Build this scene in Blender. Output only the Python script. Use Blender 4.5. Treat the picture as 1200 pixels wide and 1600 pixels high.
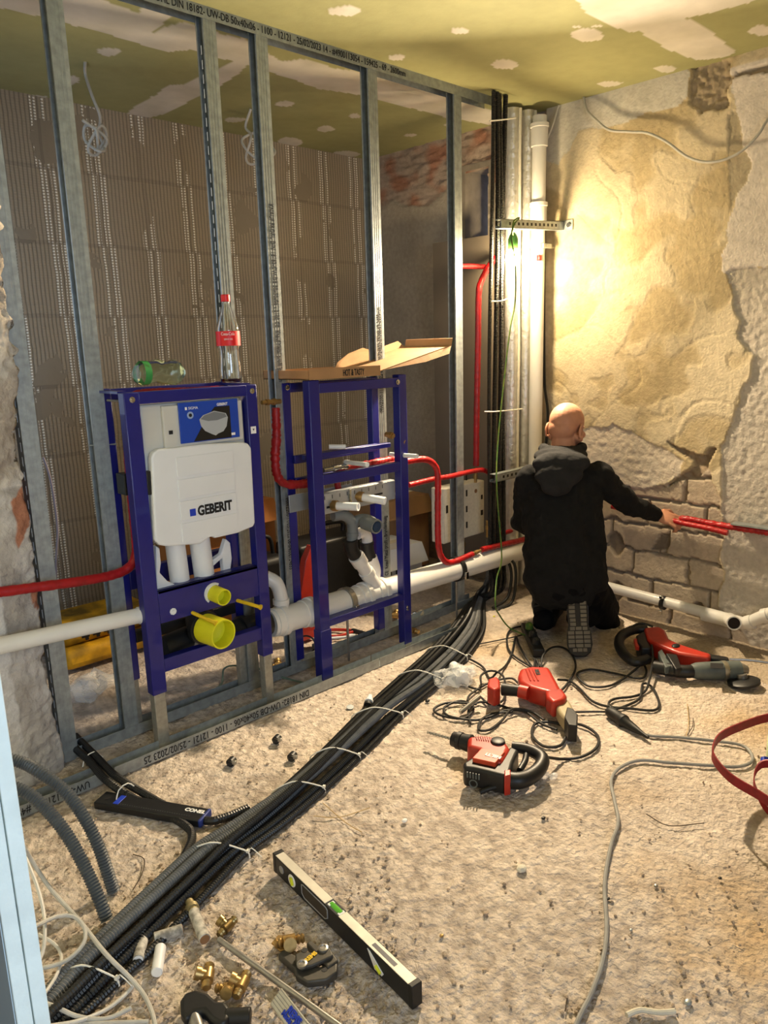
import bpy, bmesh, math, random
from mathutils import Vector, Matrix, Euler, noise
random.seed(7)
V = Vector
PI = math.pi
for o in list(bpy.data.objects): bpy.data.objects.remove(o)
SC = bpy.context.scene
COL = SC.collection

# ---------------------------------------------------------------- camera
FPX = 1200.0
CAM = V((0, 0, 1.34))
def _d(px, py): return V((px-600, -(py-800), -FPX)).normalized()
_Z = -_d(760, 6300)
_X = V((1276, -(1276*_Z.x - FPX*_Z.z)/_Z.y, -FPX)).normalized()
_Y = _Z.cross(_X)
ROT = Matrix((_X, _Y, _Z))            # world = ROT @ camera
cd = bpy.data.cameras.new('camera'); cam = bpy.data.objects.new('camera', cd); COL.objects.link(cam)
cd.sensor_fit = 'VERTICAL'; cd.sensor_height = 36; cd.lens = 27; cd.clip_start = .02
cam.matrix_world = Matrix.Translation(CAM) @ ROT.to_4x4()
SC.camera = cam

# ---------------------------------------------------------------- light and exposure
SC.view_settings.view_transform = 'Standard'
SC.view_settings.look = 'None'
SC.view_settings.gamma = 1.0
SC.view_settings.exposure = 0.25
SC.view_settings.use_curve_mapping = False
W = bpy.data.worlds.new('world'); SC.world = W; W.use_nodes = True
bg = W.node_tree.nodes['Background']; bg.inputs[0].default_value = (.55, .72, 1, 1); bg.inputs[1].default_value = .8
def area(name, loc, target, sx, sy, power, col):
    l = bpy.data.lights.new(name, 'AREA'); l.shape = 'RECTANGLE'; l.size = sx; l.size_y = sy
    l.energy = power; l.color = col
    o = bpy.data.objects.new(name, l); COL.objects.link(o); o.location = loc
    o.rotation_euler = (V(target)-V(loc)).to_track_quat('-Z', 'Y').to_euler()
    return o
LAMP_POS = V((3.125, 2.325, 1.725))
LAMP_GLOW = 640
FLOOD_POWER = 76
wd = area('window_daylight', (-.05, -1.62, 1.5), (.25, 2.2, 1.0), 1.3, 1.3, 19, (.62, .79, 1.0)); wd.data.spread = math.radians(110)
area('bathroom_fill', (.72, 3.2, 1.55), (3.0, 3.3, 1.0), .7, 1.0, 3, (.66, .82, 1.0))  # added fill brightening the left of the back wall, no window stands here

# ---------------------------------------------------------------- helpers
def ray(px, py): return ROT @ V((px-600, -(py-800), -FPX))
def PZ(px, py, z=0.0):
    r = ray(px, py); return CAM + r*((z-CAM.z)/r.z)
def PY(px, py, y):
    r = ray(px, py); return CAM + r*((y-CAM.y)/r.y)
def PX(px, py, x):
    r = ray(px, py); return CAM + r*((x-CAM.x)/r.x)
UA = V((.70, .714, 0)).normalized(); UR = V((UA.y, -UA.x, 0))
def PD(px, py, d):                     # at a distance d away along the viewing direction on the floor plan
    r = ray(px, py); return CAM + r*(d/r.dot(UA))
def F(px, py, z=0.0): return PZ(px, py, z)

def lin(c):
    if isinstance(c, str):
        c = [int(c[i:i+2], 16)/255 for i in (1, 3, 5)]
        c = [x/12.92 if x <= .04045 else ((x+.055)/1.055)**2.4 for x in c]
    return (c[0], c[1], c[2], 1)

MATS = {}
def mat(name, col, rough=.6, metal=0, noise_amt=0, scale=30, bump=0, bscale=None, trans=0, ior=1.45, col2=None, emit=0, coat=0, alpha=1, spec=None):
    if name in MATS: return MATS[name]
    m = bpy.data.materials.new(name); m.use_nodes = True; MATS[name] = m
    nt = m.node_tree; N = nt.nodes; L = nt.links; b = N['Principled BSDF']
    b.inputs['Base Color'].default_value = lin(col); b.inputs['Roughness'].default_value = rough
    b.inputs['Metallic'].default_value = metal
    b.inputs['Transmission Weight'].default_value = trans; b.inputs['IOR'].default_value = ior
    b.inputs['Coat Weight'].default_value = coat
    b.inputs['Alpha'].default_value = alpha
    if spec is not None: b.inputs['Specular IOR Level'].default_value = spec
    if emit: b.inputs['Emission Color'].default_value = lin(col); b.inputs['Emission Strength'].default_value = emit
    tc = N.new('ShaderNodeTexCoord')
    n = N.new('ShaderNodeTexNoise'); n.inputs['Scale'].default_value = scale; n.inputs['Detail'].default_value = 6
    L.new(tc.outputs['Object'], n.inputs['Vector'])
    mx = N.new('ShaderNodeMix'); mx.data_type = 'RGBA'
    c = lin(col); c2 = lin(col2) if col2 else (c[0]*(1-noise_amt), c[1]*(1-noise_amt), c[2]*(1-noise_amt), 1)
    mx.inputs[6].default_value = c; mx.inputs[7].default_value = c2
    r = N.new('ShaderNodeMapRange'); r.inputs[1].default_value = .35; r.inputs[2].default_value = .65
    L.new(n.outputs[0], r.inputs[0]); L.new(r.outputs[0], mx.inputs[0])
    if noise_amt or col2: L.new(mx.outputs[2], b.inputs['Base Color'])
    if bump:
        n2 = N.new('ShaderNodeTexNoise'); n2.inputs['Scale'].default_value = bscale or scale; n2.inputs['Detail'].default_value = 5
        L.new(tc.outputs['Object'], n2.inputs['Vector'])
        bp = N.new('ShaderNodeBump'); bp.inputs['Distance'].default_value = bump; bp.inputs['Strength'].default_value = 1
        L.new(n2.outputs[0], bp.inputs['Height']); L.new(bp.outputs[0], b.inputs['Normal'])
    return m

class MB:
    def __init__(s): s.v = []; s.f = []
    def add(s, vs, fs):
        k = len(s.v); s.v += [V(p) for p in vs]; s.f += [[i+k for i in f] for f in fs]; return s
    def box(s, a, b):                  # axis aligned, corners a, b
        x0, x1 = sorted((a[0], b[0])); y0, y1 = sorted((a[1], b[1])); z0, z1 = sorted((a[2], b[2]))
        return s.add([(x0,y0,z0),(x1,y0,z0),(x1,y1,z0),(x0,y1,z0),(x0,y0,z1),(x1,y0,z1),(x1,y1,z1),(x0,y1,z1)],
                     [(0,3,2,1),(4,5,6,7),(0,1,5,4),(1,2,6,5),(2,3,7,6),(3,0,4,7)])
    def obox(s, o, ex, ey, ez):        # corner o and three edge vectors
        o = V(o); ex, ey, ez = V(ex), V(ey), V(ez)
        return s.add([o, o+ex, o+ex+ey, o+ey, o+ez, o+ex+ez, o+ex+ey+ez, o+ey+ez],
                     [(0,3,2,1),(4,5,6,7),(0,1,5,4),(1,2,6,5),(2,3,7,6),(3,0,4,7)])
    def cbox(s, c, size, rz=0, M=None):
        M = M or Matrix.Rotation(rz, 3, 'Z'); ex, ey, ez = M.col[0]*size[0], M.col[1]*size[1], M.col[2]*size[2]
        return s.obox(V(c)-ex/2-ey/2-ez/2, ex, ey, ez)
    def prism(s, pts, d):              # polygon pts extruded by vector d
        n = len(pts); d = V(d); pts = [V(p) for p in pts]
        return s.add(pts+[p+d for p in pts], [list(range(n))[::-1], list(range(n, 2*n))]+[(i, (i+1) % n, n+(i+1) % n, n+i) for i in range(n)])
    def sweep(s, path, rad, seg=12, cap=True, closed=False):
        path = [V(p) for p in path]; n = len(path)
        if n < 2: return s
        T = []
        for i in range(n):
            a = path[i-1] if (i > 0 or closed) else path[i]; b = path[(i+1) % n] if (i < n-1 or closed) else path[i]
            t = (b-a); T.append(t.normalized() if t.length > 1e-9 else V((0,0,1)))
        up = V((0,0,1)) if abs(T[0].z) < .9 else V((1,0,0))
        nrm = (up - T[0]*up.dot(T[0])).normalized(); k = len(s.v)
        for i in range(n):
            nrm = (nrm - T[i]*nrm.dot(T[i]))
            nrm = nrm.normalized() if nrm.length > 1e-6 else T[i].orthogonal().normalized()
            bn = T[i].cross(nrm); r = rad(i) if callable(rad) else (rad[i] if isinstance(rad, (list, tuple)) else rad)
            for j in range(seg):
                a = 2*PI*j/seg; s.v.append(path[i] + (nrm*math.cos(a)+bn*math.sin(a))*r)
        for i in range(n if closed else n-1):
            for j in range(seg):
                i2 = (i+1) % n
                s.f.append([k+i*seg+j, k+i*seg+(j+1) % seg, k+i2*seg+(j+1) % seg, k+i2*seg+j])
        if cap and not closed:
            s.f.append([k+j for j in range(seg)][::-1]); s.f.append([k+(n-1)*seg+j for j in range(seg)])
        return s
    def cyl(s, a, b, r, r2=None, seg=20): return s.sweep([a, b], [r, r if r2 is None else r2], seg)
    def tubeh(s, a, b, ro, ri, seg=24): # hollow tube
        a, b = V(a), V(b); t = (b-a).normalized(); n = t.orthogonal().normalized(); m = t.cross(n); k = len(s.v)
        for c, r in ((a, ro), (b, ro), (b, ri), (a, ri)):
            for j in range(seg):
                q = 2*PI*j/seg; s.v.append(c+(n*math.cos(q)+m*math.sin(q))*r)
        for i in range(4):
            for j in range(seg): s.f.append([k+i*seg+j, k+i*seg+(j+1) % seg, k+((i+1) % 4)*seg+(j+1) % seg, k+((i+1) % 4)*seg+j])
        return s
    def lathe(s, base, axis, prof, seg=24, cap=True):  # prof: (distance, radius)
        base = V(base); axis = V(axis).normalized()
        n = axis.orthogonal().normalized(); m = axis.cross(n); k = len(s.v)
        for h, r in prof:
            for j in range(seg):
                q = 2*PI*j/seg; s.v.append(base+axis*h+(n*math.cos(q)+m*math.sin(q))*r)
        for i in range(len(prof)-1):
            for j in range(seg): s.f.append([k+i*seg+j, k+i*seg+(j+1) % seg, k+(i+1)*seg+(j+1) % seg, k+(i+1)*seg+j])
        if cap:
            s.f.append([k+j for j in range(seg)][::-1]); s.f.append([k+(len(prof)-1)*seg+j for j in range(seg)])
        return s
    def ell(s, c, r, M=None, seg=16, rings=10):
        c = V(c); r = (r, r, r) if isinstance(r, (int, float)) else r; M = M or Matrix.Identity(3); k = len(s.v)
        s.v.append(c + M@V((0,0,r[2])))
        for i in range(1, rings):
            th = PI*i/rings
            for j in range(seg):
                ph = 2*PI*j/seg; s.v.append(c + M@V((r[0]*math.sin(th)*math.cos(ph), r[1]*math.sin(th)*math.sin(ph), r[2]*math.cos(th))))
        s.v.append(c - M@V((0,0,r[2]))); e = len(s.v)-1
        for j in range(seg): s.f.append([k, k+1+j, k+1+(j+1) % seg]); s.f.append([e, k+1+(rings-2)*seg+(j+1) % seg, k+1+(rings-2)*seg+j])
        for i in range(rings-2):
            for j in range(seg): s.f.append([k+1+i*seg+j, k+1+(i+1)*seg+j, k+1+(i+1)*seg+(j+1) % seg, k+1+i*seg+(j+1) % seg])
        return s
    def cap(s, a, b, ra, rb=None, seg=14):   # capsule with round ends
        a, b = V(a), V(b); rb = ra if rb is None else rb; t = (b-a).normalized(); L = (b-a).length; P = []
        for i in range(0, 6): q = PI/2*i/5; P.append((-ra*math.cos(q), max(ra*math.sin(q), .0004)))
        for i in range(0, 6): q = PI/2*i/5; P.append((L+rb*math.sin(q), max(rb*math.cos(q), .0004)))
        return s.lathe(a, t, P, seg)
    def loft(s, rings):                # rings: lists of equal length, closed, capped
        n = len(rings[0]); k = len(s.v)
        for r in rings: s.v += [V(p) for p in r]
        for i in range(len(rings)-1):
            for j in range(n): s.f.append([k+i*n+j, k+i*n+(j+1) % n, k+(i+1)*n+(j+1) % n, k+(i+1)*n+j])
        s.f.append([k+j for j in range(n)][::-1]); s.f.append([k+(len(rings)-1)*n+j for j in range(n)])
        return s
    def build(s, name, m, parent=None, bevel=0, smooth=40, normals=True, seg=2):
        me = bpy.data.meshes.new(name); base = V((0,0,0))
        if parent is not None: base = wloc(parent)
        elif s.v:
            xs = [p.x for p in s.v]; ys = [p.y for p in s.v]; zs = [p.z for p in s.v]
            base = V(((min(xs)+max(xs))/2, (min(ys)+max(ys))/2, min(zs)))
        me.from_pydata([p-base for p in s.v], [], s.f)
        if normals:
            bm = bmesh.new(); bm.from_mesh(me); bmesh.ops.recalc_face_normals(bm, faces=bm.faces); bm.to_mesh(me); bm.free()
        me.materials.append(m)
        if smooth:
            me.shade_smooth(); me.set_sharp_from_angle(angle=math.radians(smooth))
        o = bpy.data.objects.new(name, me); COL.objects.link(o)
        if parent is not None: o.parent = parent
        else: o.location = base
        o['_b'] = list(base)
        if bevel:
            md = o.modifiers.new('bevel', 'BEVEL'); md.width = bevel; md.segments = seg; md.limit_method = 'ANGLE'; md.angle_limit = math.radians(35)
        return o
def wloc(o):
    p = V((0,0,0))
    while o is not None: p += o.location; o = o.parent
    return p
def tag(o, label, cat, group=None, kind=None):
    if label: o['label'] = label
    if cat: o['category'] = cat
    if group: o['group'] = group
    if kind: o['kind'] = kind
    return o
def thing(name, loc, label, cat, group=None):
    o = bpy.data.objects.new(name, None); COL.objects.link(o); o.location = loc; o.empty_display_size = .05
    return tag(o, label, cat, group)
def struct(o): o['kind'] = 'structure'; return o
def smoothpath(pts, step=.01, closed=False):
    pts = [V(p) for p in pts]; n = len(pts); out = []
    rng = range(n if closed else n-1)
    for i in rng:
        p1, p2 = pts[i], pts[(i+1) % n]
        p0 = pts[i-1] if (i > 0 or closed) else p1*2-p2
        p3 = pts[(i+2) % n] if (i+2 < n or closed) else p2*2-p1
        k = max(2, int((p2-p1).length/step))
        for j in range(k):
            t = j/k
            out.append(.5*((2*p1)+(p2-p0)*t+(2*p0-5*p1+4*p2-p3)*t*t+(3*p1-p0-3*p2+p3)*t**3))
    if not closed: out.append(pts[-1])
    return out
def cable(name, pts, r, m, parent=None, step=.012, seg=8, closed=False):
    return MB().sweep(smoothpath(pts, step, closed), r, seg, closed=closed).build(name, m, parent, normals=False)
def resample(path, step):
    out = [path[0].copy()]; acc = 0.0
    for a, b in zip(path, path[1:]):
        L = (b-a).length; d = step-acc
        while d <= L and L > 0: out.append(a+(b-a)*(d/L)); d += step
        acc = (acc+L) % step if L else acc
    return out
def conduit(name, pts, r, m, parent=None, pitch=.007, seg=10, depth=.2):
    p = resample(smoothpath(pts, .01), pitch/2)
    return MB().sweep(p, lambda i: r*(1 if i % 2 else 1-depth), seg).build(name, m, parent, smooth=25, normals=False)
def text(s, size, o, xd, yd, m, parent, name='lettering', align='LEFT', depth=.0006, sx=1.0, bold=0):
    cu = bpy.data.curves.new(name, 'FONT'); cu.body = s; cu.size = size; cu.extrude = depth; cu.align_x = align; cu.align_y = 'CENTER'; cu.resolution_u = 3; cu.offset = bold
    t = bpy.data.objects.new('t', cu); COL.objects.link(t)
    bpy.context.view_layer.update()
    me = bpy.data.meshes.new_from_object(t.evaluated_get(bpy.context.evaluated_depsgraph_get())); bpy.data.objects.remove(t)
    xd = V(xd).normalized(); yd = V(yd); yd = (yd-xd*yd.dot(xd)).normalized(); zd = xd.cross(yd)
    M = Matrix((xd*sx, yd, zd)).transposed(); base = wloc(parent)
    for v in me.vertices: v.co = V(o) + M@v.co - base
    me.materials.clear(); me.materials.append(m); me.name = name
    ob = bpy.data.objects.new(name, me); COL.objects.link(ob); ob.parent = parent
    return ob
def inpoly(x, y, P):
    c = False; j = len(P)-1
    for i in range(len(P)):
        if (P[i][1] > y) != (P[j][1] > y) and x < (P[j][0]-P[i][0])*(y-P[i][1])/(P[j][1]-P[i][1])+P[i][0]: c = not c
        j = i
    return c
def grid(name, nu, nv, fn, m, uv=None):      # fn(i,j)-> (pos, colour)
    vs = []; cs = []
    for j in range(nv):
        for i in range(nu):
            p, c = fn(i, j); vs.append(p); cs.append(c)
    fs = [(j*nu+i, j*nu+i+1, (j+1)*nu+i+1, (j+1)*nu+i) for j in range(nv-1) for i in range(nu-1)]
    me = bpy.data.meshes.new(name); me.from_pydata(vs, [], fs)
    a = me.color_attributes.new('paint', 'FLOAT_COLOR', 'POINT')
    flat = []
    for c in cs: flat += [c[0], c[1], c[2], 1]
    a.data.foreach_set('color', flat)
    me.materials.append(m); me.shade_smooth()
    o = bpy.data.objects.new(name, me); COL.objects.link(o); return struct(o)
def surf_mat(name, rough=.9, nscale=60, amt=.25, bump=.004, bscale=90, big=3.0):
    m = bpy.data.materials.new(name); m.use_nodes = True; N = m.node_tree.nodes; L = m.node_tree.links; b = N['Principled BSDF']
    at = N.new('ShaderNodeAttribute'); at.attribute_name = 'paint'; tc = N.new('ShaderNodeTexCoord')
    n1 = N.new('ShaderNodeTexNoise'); n1.inputs['Scale'].default_value = nscale; n1.inputs['Detail'].default_value = 8
    n2 = N.new('ShaderNodeTexNoise'); n2.inputs['Scale'].default_value = big; n2.inputs['Detail'].default_value = 5
    for n in (n1, n2): L.new(tc.outputs['Object'], n.inputs['Vector'])
    ad = N.new('ShaderNodeMath'); ad.operation = 'ADD'; L.new(n1.outputs[0], ad.inputs[0]); L.new(n2.outputs[0], ad.inputs[1])
    r = N.new('ShaderNodeMapRange'); r.inputs[1].default_value = .7; r.inputs[2].default_value = 1.3; r.inputs[3].default_value = 1-amt; r.inputs[4].default_value = 1+amt
    L.new(ad.outputs[0], r.inputs[0])
    vm = N.new('ShaderNodeVectorMath'); vm.operation = 'SCALE'; L.new(at.outputs['Color'], vm.inputs[0]); L.new(r.outputs[0], vm.inputs['Scale'])
    L.new(vm.outputs[0], b.inputs['Base Color']); b.inputs['Roughness'].default_value = rough; b.inputs['Specular IOR Level'].default_value = .2
    n3 = N.new('ShaderNodeTexNoise'); n3.inputs['Scale'].default_value = bscale; n3.inputs['Detail'].default_value = 6; L.new(tc.outputs['Object'], n3.inputs['Vector'])
    bp = N.new('ShaderNodeBump'); bp.inputs['Distance'].default_value = bump; L.new(n3.outputs[0], bp.inputs['Height']); L.new(bp.outputs[0], b.inputs['Normal'])
    return m
def nz(x, y, z=0, s=1): return noise.noise(V((x*s, y*s, z*s)))
def mixc(a, b, t): return tuple(a[i]*(1-t)+b[i]*t for i in range(3))

# ---------------------------------------------------------------- materials
M_galv = mat('galvanised steel', '#a4abad', .45, .6, .25, 40, .0004, 160)
M_galvd = mat('galvanised foot', '#a8a69c', .45, .6, .2, 60)
M_blue = mat('blue enamel', '#0e1470', .38, 0, .12, 12, .0002, 300, coat=.3)
M_white = mat('white plastic', '#dfe1e4', .45, 0, .04, 8)
M_whitep = mat('white waste pipe', '#dcdad6', .38, 0, .06, 6, coat=.2)
M_tank = mat('tank plastic', '#c9c7c0', .5, 0, .08, 7)
M_cream = mat('cream foam', '#d8d2c0', .85, 0, .1, 60, .001, 200)
M_blk = mat('black plastic', '#17181a', .45, 0, .3, 60)
M_rub = mat('black rubber cable', '#141414', .55)
M_cond = mat('black conduit', '#1b1c1e', .42, 0, .35, 40)
M_cong = mat('grey conduit', '#6a6c6e', .5, 0, .25, 30)
M_gcab = mat('grey cable', '#b9b7b1', .6, 0, .15, 40)
M_wcab = mat('white cable', '#cfccc5', .5, 0, .12, 30)
M_red = mat('red pipe insulation', '#b20f17', .4, 0, .35, 30, .003, 70, coat=.35)
M_redd = mat('dark red pipe insulation', '#a01019', .45, 0, .3, 30, .002, 60)
M_brass = mat('brass', '#b0905a', .38, .75, .25, 60)
M_chrome = mat('chrome', '#c8c8c4', .2, 1, .1, 40)
M_steel = mat('steel', '#a3a09a', .35, .75, .2, 50)
M_yel = mat('yellow plastic', '#d9d722', .45, 0, .05, 20)
M_yel2 = mat('yellow rod', '#d3b21e', .5)
M_ink = mat('black ink', '#101114', .6)
M_txw = mat('white print', '#e6e6e6', .6)
M_txb = mat('blue print', '#1638b4', .5)
M_card = mat('brown cardboard', '#a9825a', .85, 0, .18, 12, .0006, 60)
M_cardd = mat('darker cardboard', '#8a6443', .9, 0, .2, 10)
M_foil = mat('aluminium foil wrap', '#d2d0ca', .38, .7, .15, 30, .005, 45)
M_hred = mat('red tool shell', '#b02c1c', .4, 0, .15, 30, coat=.2)
M_tie = mat('white cable tie', '#e4e1d8', .5)
M_film = mat('thin plastic film', '#f2f5f6', .12, 0, bump=.006, bscale=60, alpha=.28)
M_greenpet = mat('green tinted plastic', '#dcebd2', .08, 0, trans=.97, ior=1.35)
M_skin = mat('skin', '#bb8468', .55, 0, .12, 25, .0006, 150)
M_grn = mat('green and yellow wire', '#2c5a26', .5, 0, 0, col2='#5d6b22', scale=60)
M_tgrey = mat('tool grey', '#59615f', .5, 0, .2, 40)
# ================================================================ the setting
H = 2.46; XW = 3.5; YB = 3.72
# floor: rough concrete, a real height field
M_floor = surf_mat('rough concrete', .92, 60, .20, .016, 70, 2.2)
fx0, fx1, fy0, fy1 = -.6, 3.62, -1.7, 3.8
def xs_nonuni(a, b, dense0, dense1, s1, s2):
    out = [a]; 
    while out[-1] < b: out.append(out[-1]+(s1 if dense0 < out[-1] < dense1 else s2))
    return out
FX = xs_nonuni(fx0, fx1, .3, 3.5, .0095, .05); FY = xs_nonuni(fy0, fy1, .3, 2.6, .0095, .03)
edgeA, edgeB = F(950, 952), F(1215, 1075)
eN = V((edgeB.y-edgeA.y, -(edgeB.x-edgeA.x), 0)).normalized()
if eN.x < 0: eN = -eN
stains = [(F(1180,1130),.22,.8),(F(1180,1440),.3,.7),(F(780,1010),.3,.55),(F(1000,1010),.3,.5),(F(740,1220),.12,.5),(F(980,1240),.15,.3),(F(1100,1050),.2,.4)]
def floor_fn(i, j):
    x, y = FX[i], FY[j]
    smooth = min(1, max(0, (x*.68-y*.2-.55)*1.4))          # the back right part is smoother
    h = nz(x, y, 0, 3)*.006 + nz(x, y, 2, 11)*.003
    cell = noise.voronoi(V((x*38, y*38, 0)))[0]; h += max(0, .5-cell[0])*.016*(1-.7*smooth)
    h += abs(nz(x, y, 5, 45))*.005
    h -= .006
    c = mixc((.66,.565,.475), (.60,.52,.45), .5+nz(x, y, 3, 4)*.6)
    pit = max(0, min(1, (cell[0]-.42)*3.2))*(1-.6*smooth); c = mixc(c, (.33,.275,.23), pit*.75)  # crevice shade between the pebbles mixed into the floor colour
    for p, r, a in stains:
        d = (V((x, y, 0))-p).length/r + nz(x, y, 8, 9)*.6
        if d < 1: c = mixc(c, (.50,.34,.17), a*(1-max(0,d)))
    t = max(0, min(1, .5-nz(x, y, 9, 26)*3)); c = mixc((c[0]*.84, c[1]*.82, c[2]*.80), c, min(1, .35+t))
    q = (V((x, y, 0))-edgeA).dot(eN) + nz(x, y, 1, 7)*.02
    if q > 0 and y < 2.3: h -= min(q*2.2, .055); c = mixc(c, (.40,.32,.22), .7)
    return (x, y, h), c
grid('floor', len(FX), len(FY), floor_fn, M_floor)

# ceiling: green board, white joint filler
M_ceil = surf_mat('green plasterboard and filler', .8, 18, .07, .0006, 60, 3.5)
def Cp(px, py): p = PZ(px, py, H); return (p.x, p.y)
BANDS = [[(-60,-25),(0,12),(60,25),(165,52),(240,75),(262,81),(300,77),(330,86),(400,105),(440,118),(500,139),(565,149),(620,163),(700,184),(775,196),(850,210),(860,190),(775,174),(700,150),(640,128),(565,112),(520,106),(500,98),(470,92),(440,95),(400,72),(385,62),(340,50),(290,34),(262,40),(235,52),(262,30),(300,8),(250,-12),(215,20),(190,10),(120,-15)],
 [(190,185),(215,188),(225,186),(250,180),(285,165),(300,155),(345,133),(370,117),(388,100),(372,92),(345,105),(320,115),(290,131),(262,133),(245,148),(210,166)],
 [(880,-30),(900,0),(918,22),(960,42),(985,50),(1000,48),(1015,60),(1040,76),(1076,90),(1095,94),(1125,90),(1152,83),(1135,70),(1115,52),(1090,35),(1072,28),(1120,18),(1200,-5),(1260,-40)]]
PATCH = [(537,17,28,9),(717,48,15,6),(790,100,20,9),(917,55,25,11),(900,42,10,1.6),(930,41,10,1.6),(1040,107,19,6),(952,131,20,5),(1190,47,20,9),(620,89,13,5),(172,81,19,7),(113,125,12,7),(57,152,17,4),(445,162,17,5),(367,187,17,4),(508,201,16,5),(555,181,10,4),(452,221,23,7),(540,241,22,6),(642,211,10,3),(700,195,7,2),(430,62,20,6)]
CP = [[Cp(*q) for q in b] for b in BANDS]
for (cx, cy, rx, ry) in PATCH:
    k = 9; a0 = random.random()
    CP.append([Cp(cx+rx*math.cos(2*PI*t/k+a0)*random.uniform(.8,1.12), cy+ry*math.sin(2*PI*t/k+a0)*random.uniform(.8,1.12)) for t in range(k)])
BB = [(min(p[0] for p in P)-.03, max(p[0] for p in P)+.03, min(p[1] for p in P)-.03, max(p[1] for p in P)+.03) for P in CP]
CX = xs_nonuni(-.6, 3.62, 1.0, 3.62, .011, .06); CY = xs_nonuni(-1.7, 3.8, .8, 3.8, .011, .06)
def ceil_fn(i, j):
    x, y = CX[i], CY[j]; c = (.37,.365,.18); h = 0
    wx, wy = x+nz(x, y, 0, 14)*.008, y+nz(x, y, 6, 14)*.008
    for P, b in zip(CP, BB):
        if b[0] < x < b[1] and b[2] < y < b[3] and inpoly(wx, wy, P):
            t = .5+nz(x, y, 3, 6); c = mixc((.72,.68,.62), (.58,.55,.46), max(0, min(1, t-.2))); h = -.0015; break
    return (x, y, H+h), c
grid('ceiling', len(CX), len(CY), ceil_fn, M_ceil)

# right wall: layers of old plaster, exposed blocks, real relief
M_wr = surf_mat('layered old plaster', .92, 40, .15, .0035, 90, 5)
def Wp(px, py): p = PX(px, py, XW); return (p.y, p.z)
W_top = [Wp(*q) for q in [(800,150),(862,160),(1080,105),(1078,150),(1060,165),(1000,182),(960,195),(905,205),(872,262),(855,250)]]
W_white = [Wp(*q) for q in [(1140,110),(1230,80),(1230,415),(1205,412),(1131,425),(1128,400),(1150,310),(1178,262),(1165,230),(1150,170)]]
W_brown = [Wp(*q) for q in [(1083,100),(1140,95),(1140,120),(1230,85),(1230,105),(1145,122),(1138,150),(1140,165),(1110,172),(1095,180),(1080,160)]]
W_patch = [Wp(*q) for q in [(1138,180),(1160,168),(1178,262),(1150,310),(1140,330),(1140,250)]]
W_rough = [Wp(*q) for q in [(1133,422),(1240,412),(1240,1100),(1150,975),(1128,960),(1130,880),(1128,700),(1150,640),(1172,590),(1182,560),(1160,540),(1152,480)]]
W_low = [Wp(*q) for q in [(900,672),(940,668),(960,662),(985,672),(1010,690),(1040,700),(1070,722),(1060,745),(1000,765),(960,752),(940,730),(900,720)]]
W_blk = [Wp(*q) for q in [(840,700),(945,735),(975,752),(1030,762),(1080,745),(1105,730),(1120,760),(1128,800),(1126,970),(1080,1010),(830,960)]]
W_crk = [Wp(*q) for q in [(1045,690),(1070,696),(1095,712),(1110,700),(1122,705),(1108,728),(1095,745),(1060,752),(1030,765),(1060,745),(1085,730),(1075,715)]]
W_trow = [Wp(*q) for q in [(1012,762),(1040,748),(1048,765),(1025,778)]]
WY = xs_nonuni(-1.7, 3.8, .95, 2.5, .0065, .03); WZ = xs_nonuni(-.08, H+.02, -.08, H+.02, .0075, .02)
def wr_fn(i, j):
    y, z = WY[i], WZ[j]; big = nz(y, z, 0, 5)
    yy, zz = y+nz(y, z, 1, 14)*.022, z+nz(y, z, 4, 14)*.022
    rough = nz(y, z, 2, 42)*.004+nz(y, z, 7, 90)*.002
    if y > 2.4:
        c = (.38,.33,.27); h = nz(y, z, 3, 4)*.004 + rough*.5
        if z > 2.15 + nz(y, z, 2, 5)*.12: c = mixc((.40,.31,.25), (.36,.18,.12), max(0, min(1, nz(y, z, 9, 9)*3))); h = rough*4 - .01
        if 2.775 < y < 2.93 and 1.9 < z < 2.25: return None
        return (XW-h, y, z), c
    if inpoly(yy, zz, W_brown): c = (.36,.29,.20); h = -.012+rough*3.5
    elif inpoly(yy, zz, W_top): c = (.56,.53,.48); h = .008+rough*.3
    elif inpoly(yy, zz, W_white): c = (.66,.60,.55); h = .009+rough*.25
    elif inpoly(yy, zz, W_patch): c = (.40,.34,.24); h = .004+rough*.6
    elif inpoly(yy, zz, W_rough): c = (.50,.45,.39); h = -.002+rough*1.3
    elif inpoly(yy, zz, W_crk): c = (.30,.23,.16); h = -.022+nz(y, z, 3, 30)*.03
    elif inpoly(yy, zz, W_low): c = (.62,.54,.45); h = .001+rough*1.3
    elif inpoly(yy, zz, W_blk) or z < .05:
        row = math.floor((zz-.02)/.135); off = .5*(row % 2)+.13*row; u = (yy/.29+off) % 1; w = ((zz-.02)/.135) % 1
        e = min(min(u, 1-u)*.29, min(w, 1-w)*.135); g = .006+.009*max(0, nz(y, z, 5, 12))
        c = mixc((.50,.41,.31), (.43,.36,.29), .5+nz(row, math.floor(yy/.29+off), 1, 3.3))
        h = -.006+rough*.5
        if e < g: h = -.026; c = (.30,.24,.18)
        if nz(y, z, 11, 8) > .42: h = -.032; c = (.24,.19,.14)
    elif inpoly(yy, zz, W_trow): c = (.55,.46,.35); h = .004+.006*math.sin((y+z*.4)*420)
    else:
        t = nz(y, z, 3, 4.5)+.5*nz(y, z, 6, 11); c = mixc((.48,.385,.235), (.60,.51,.36), max(0, min(1, .5+3*t)))
        h = .007+.0035*(1 if t > .05 else 0)+rough*.35
        t2 = nz(y, z, 12, 3)
        if abs(t2) < .012: h -= .004
    return (XW-h, y, z), c
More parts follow.
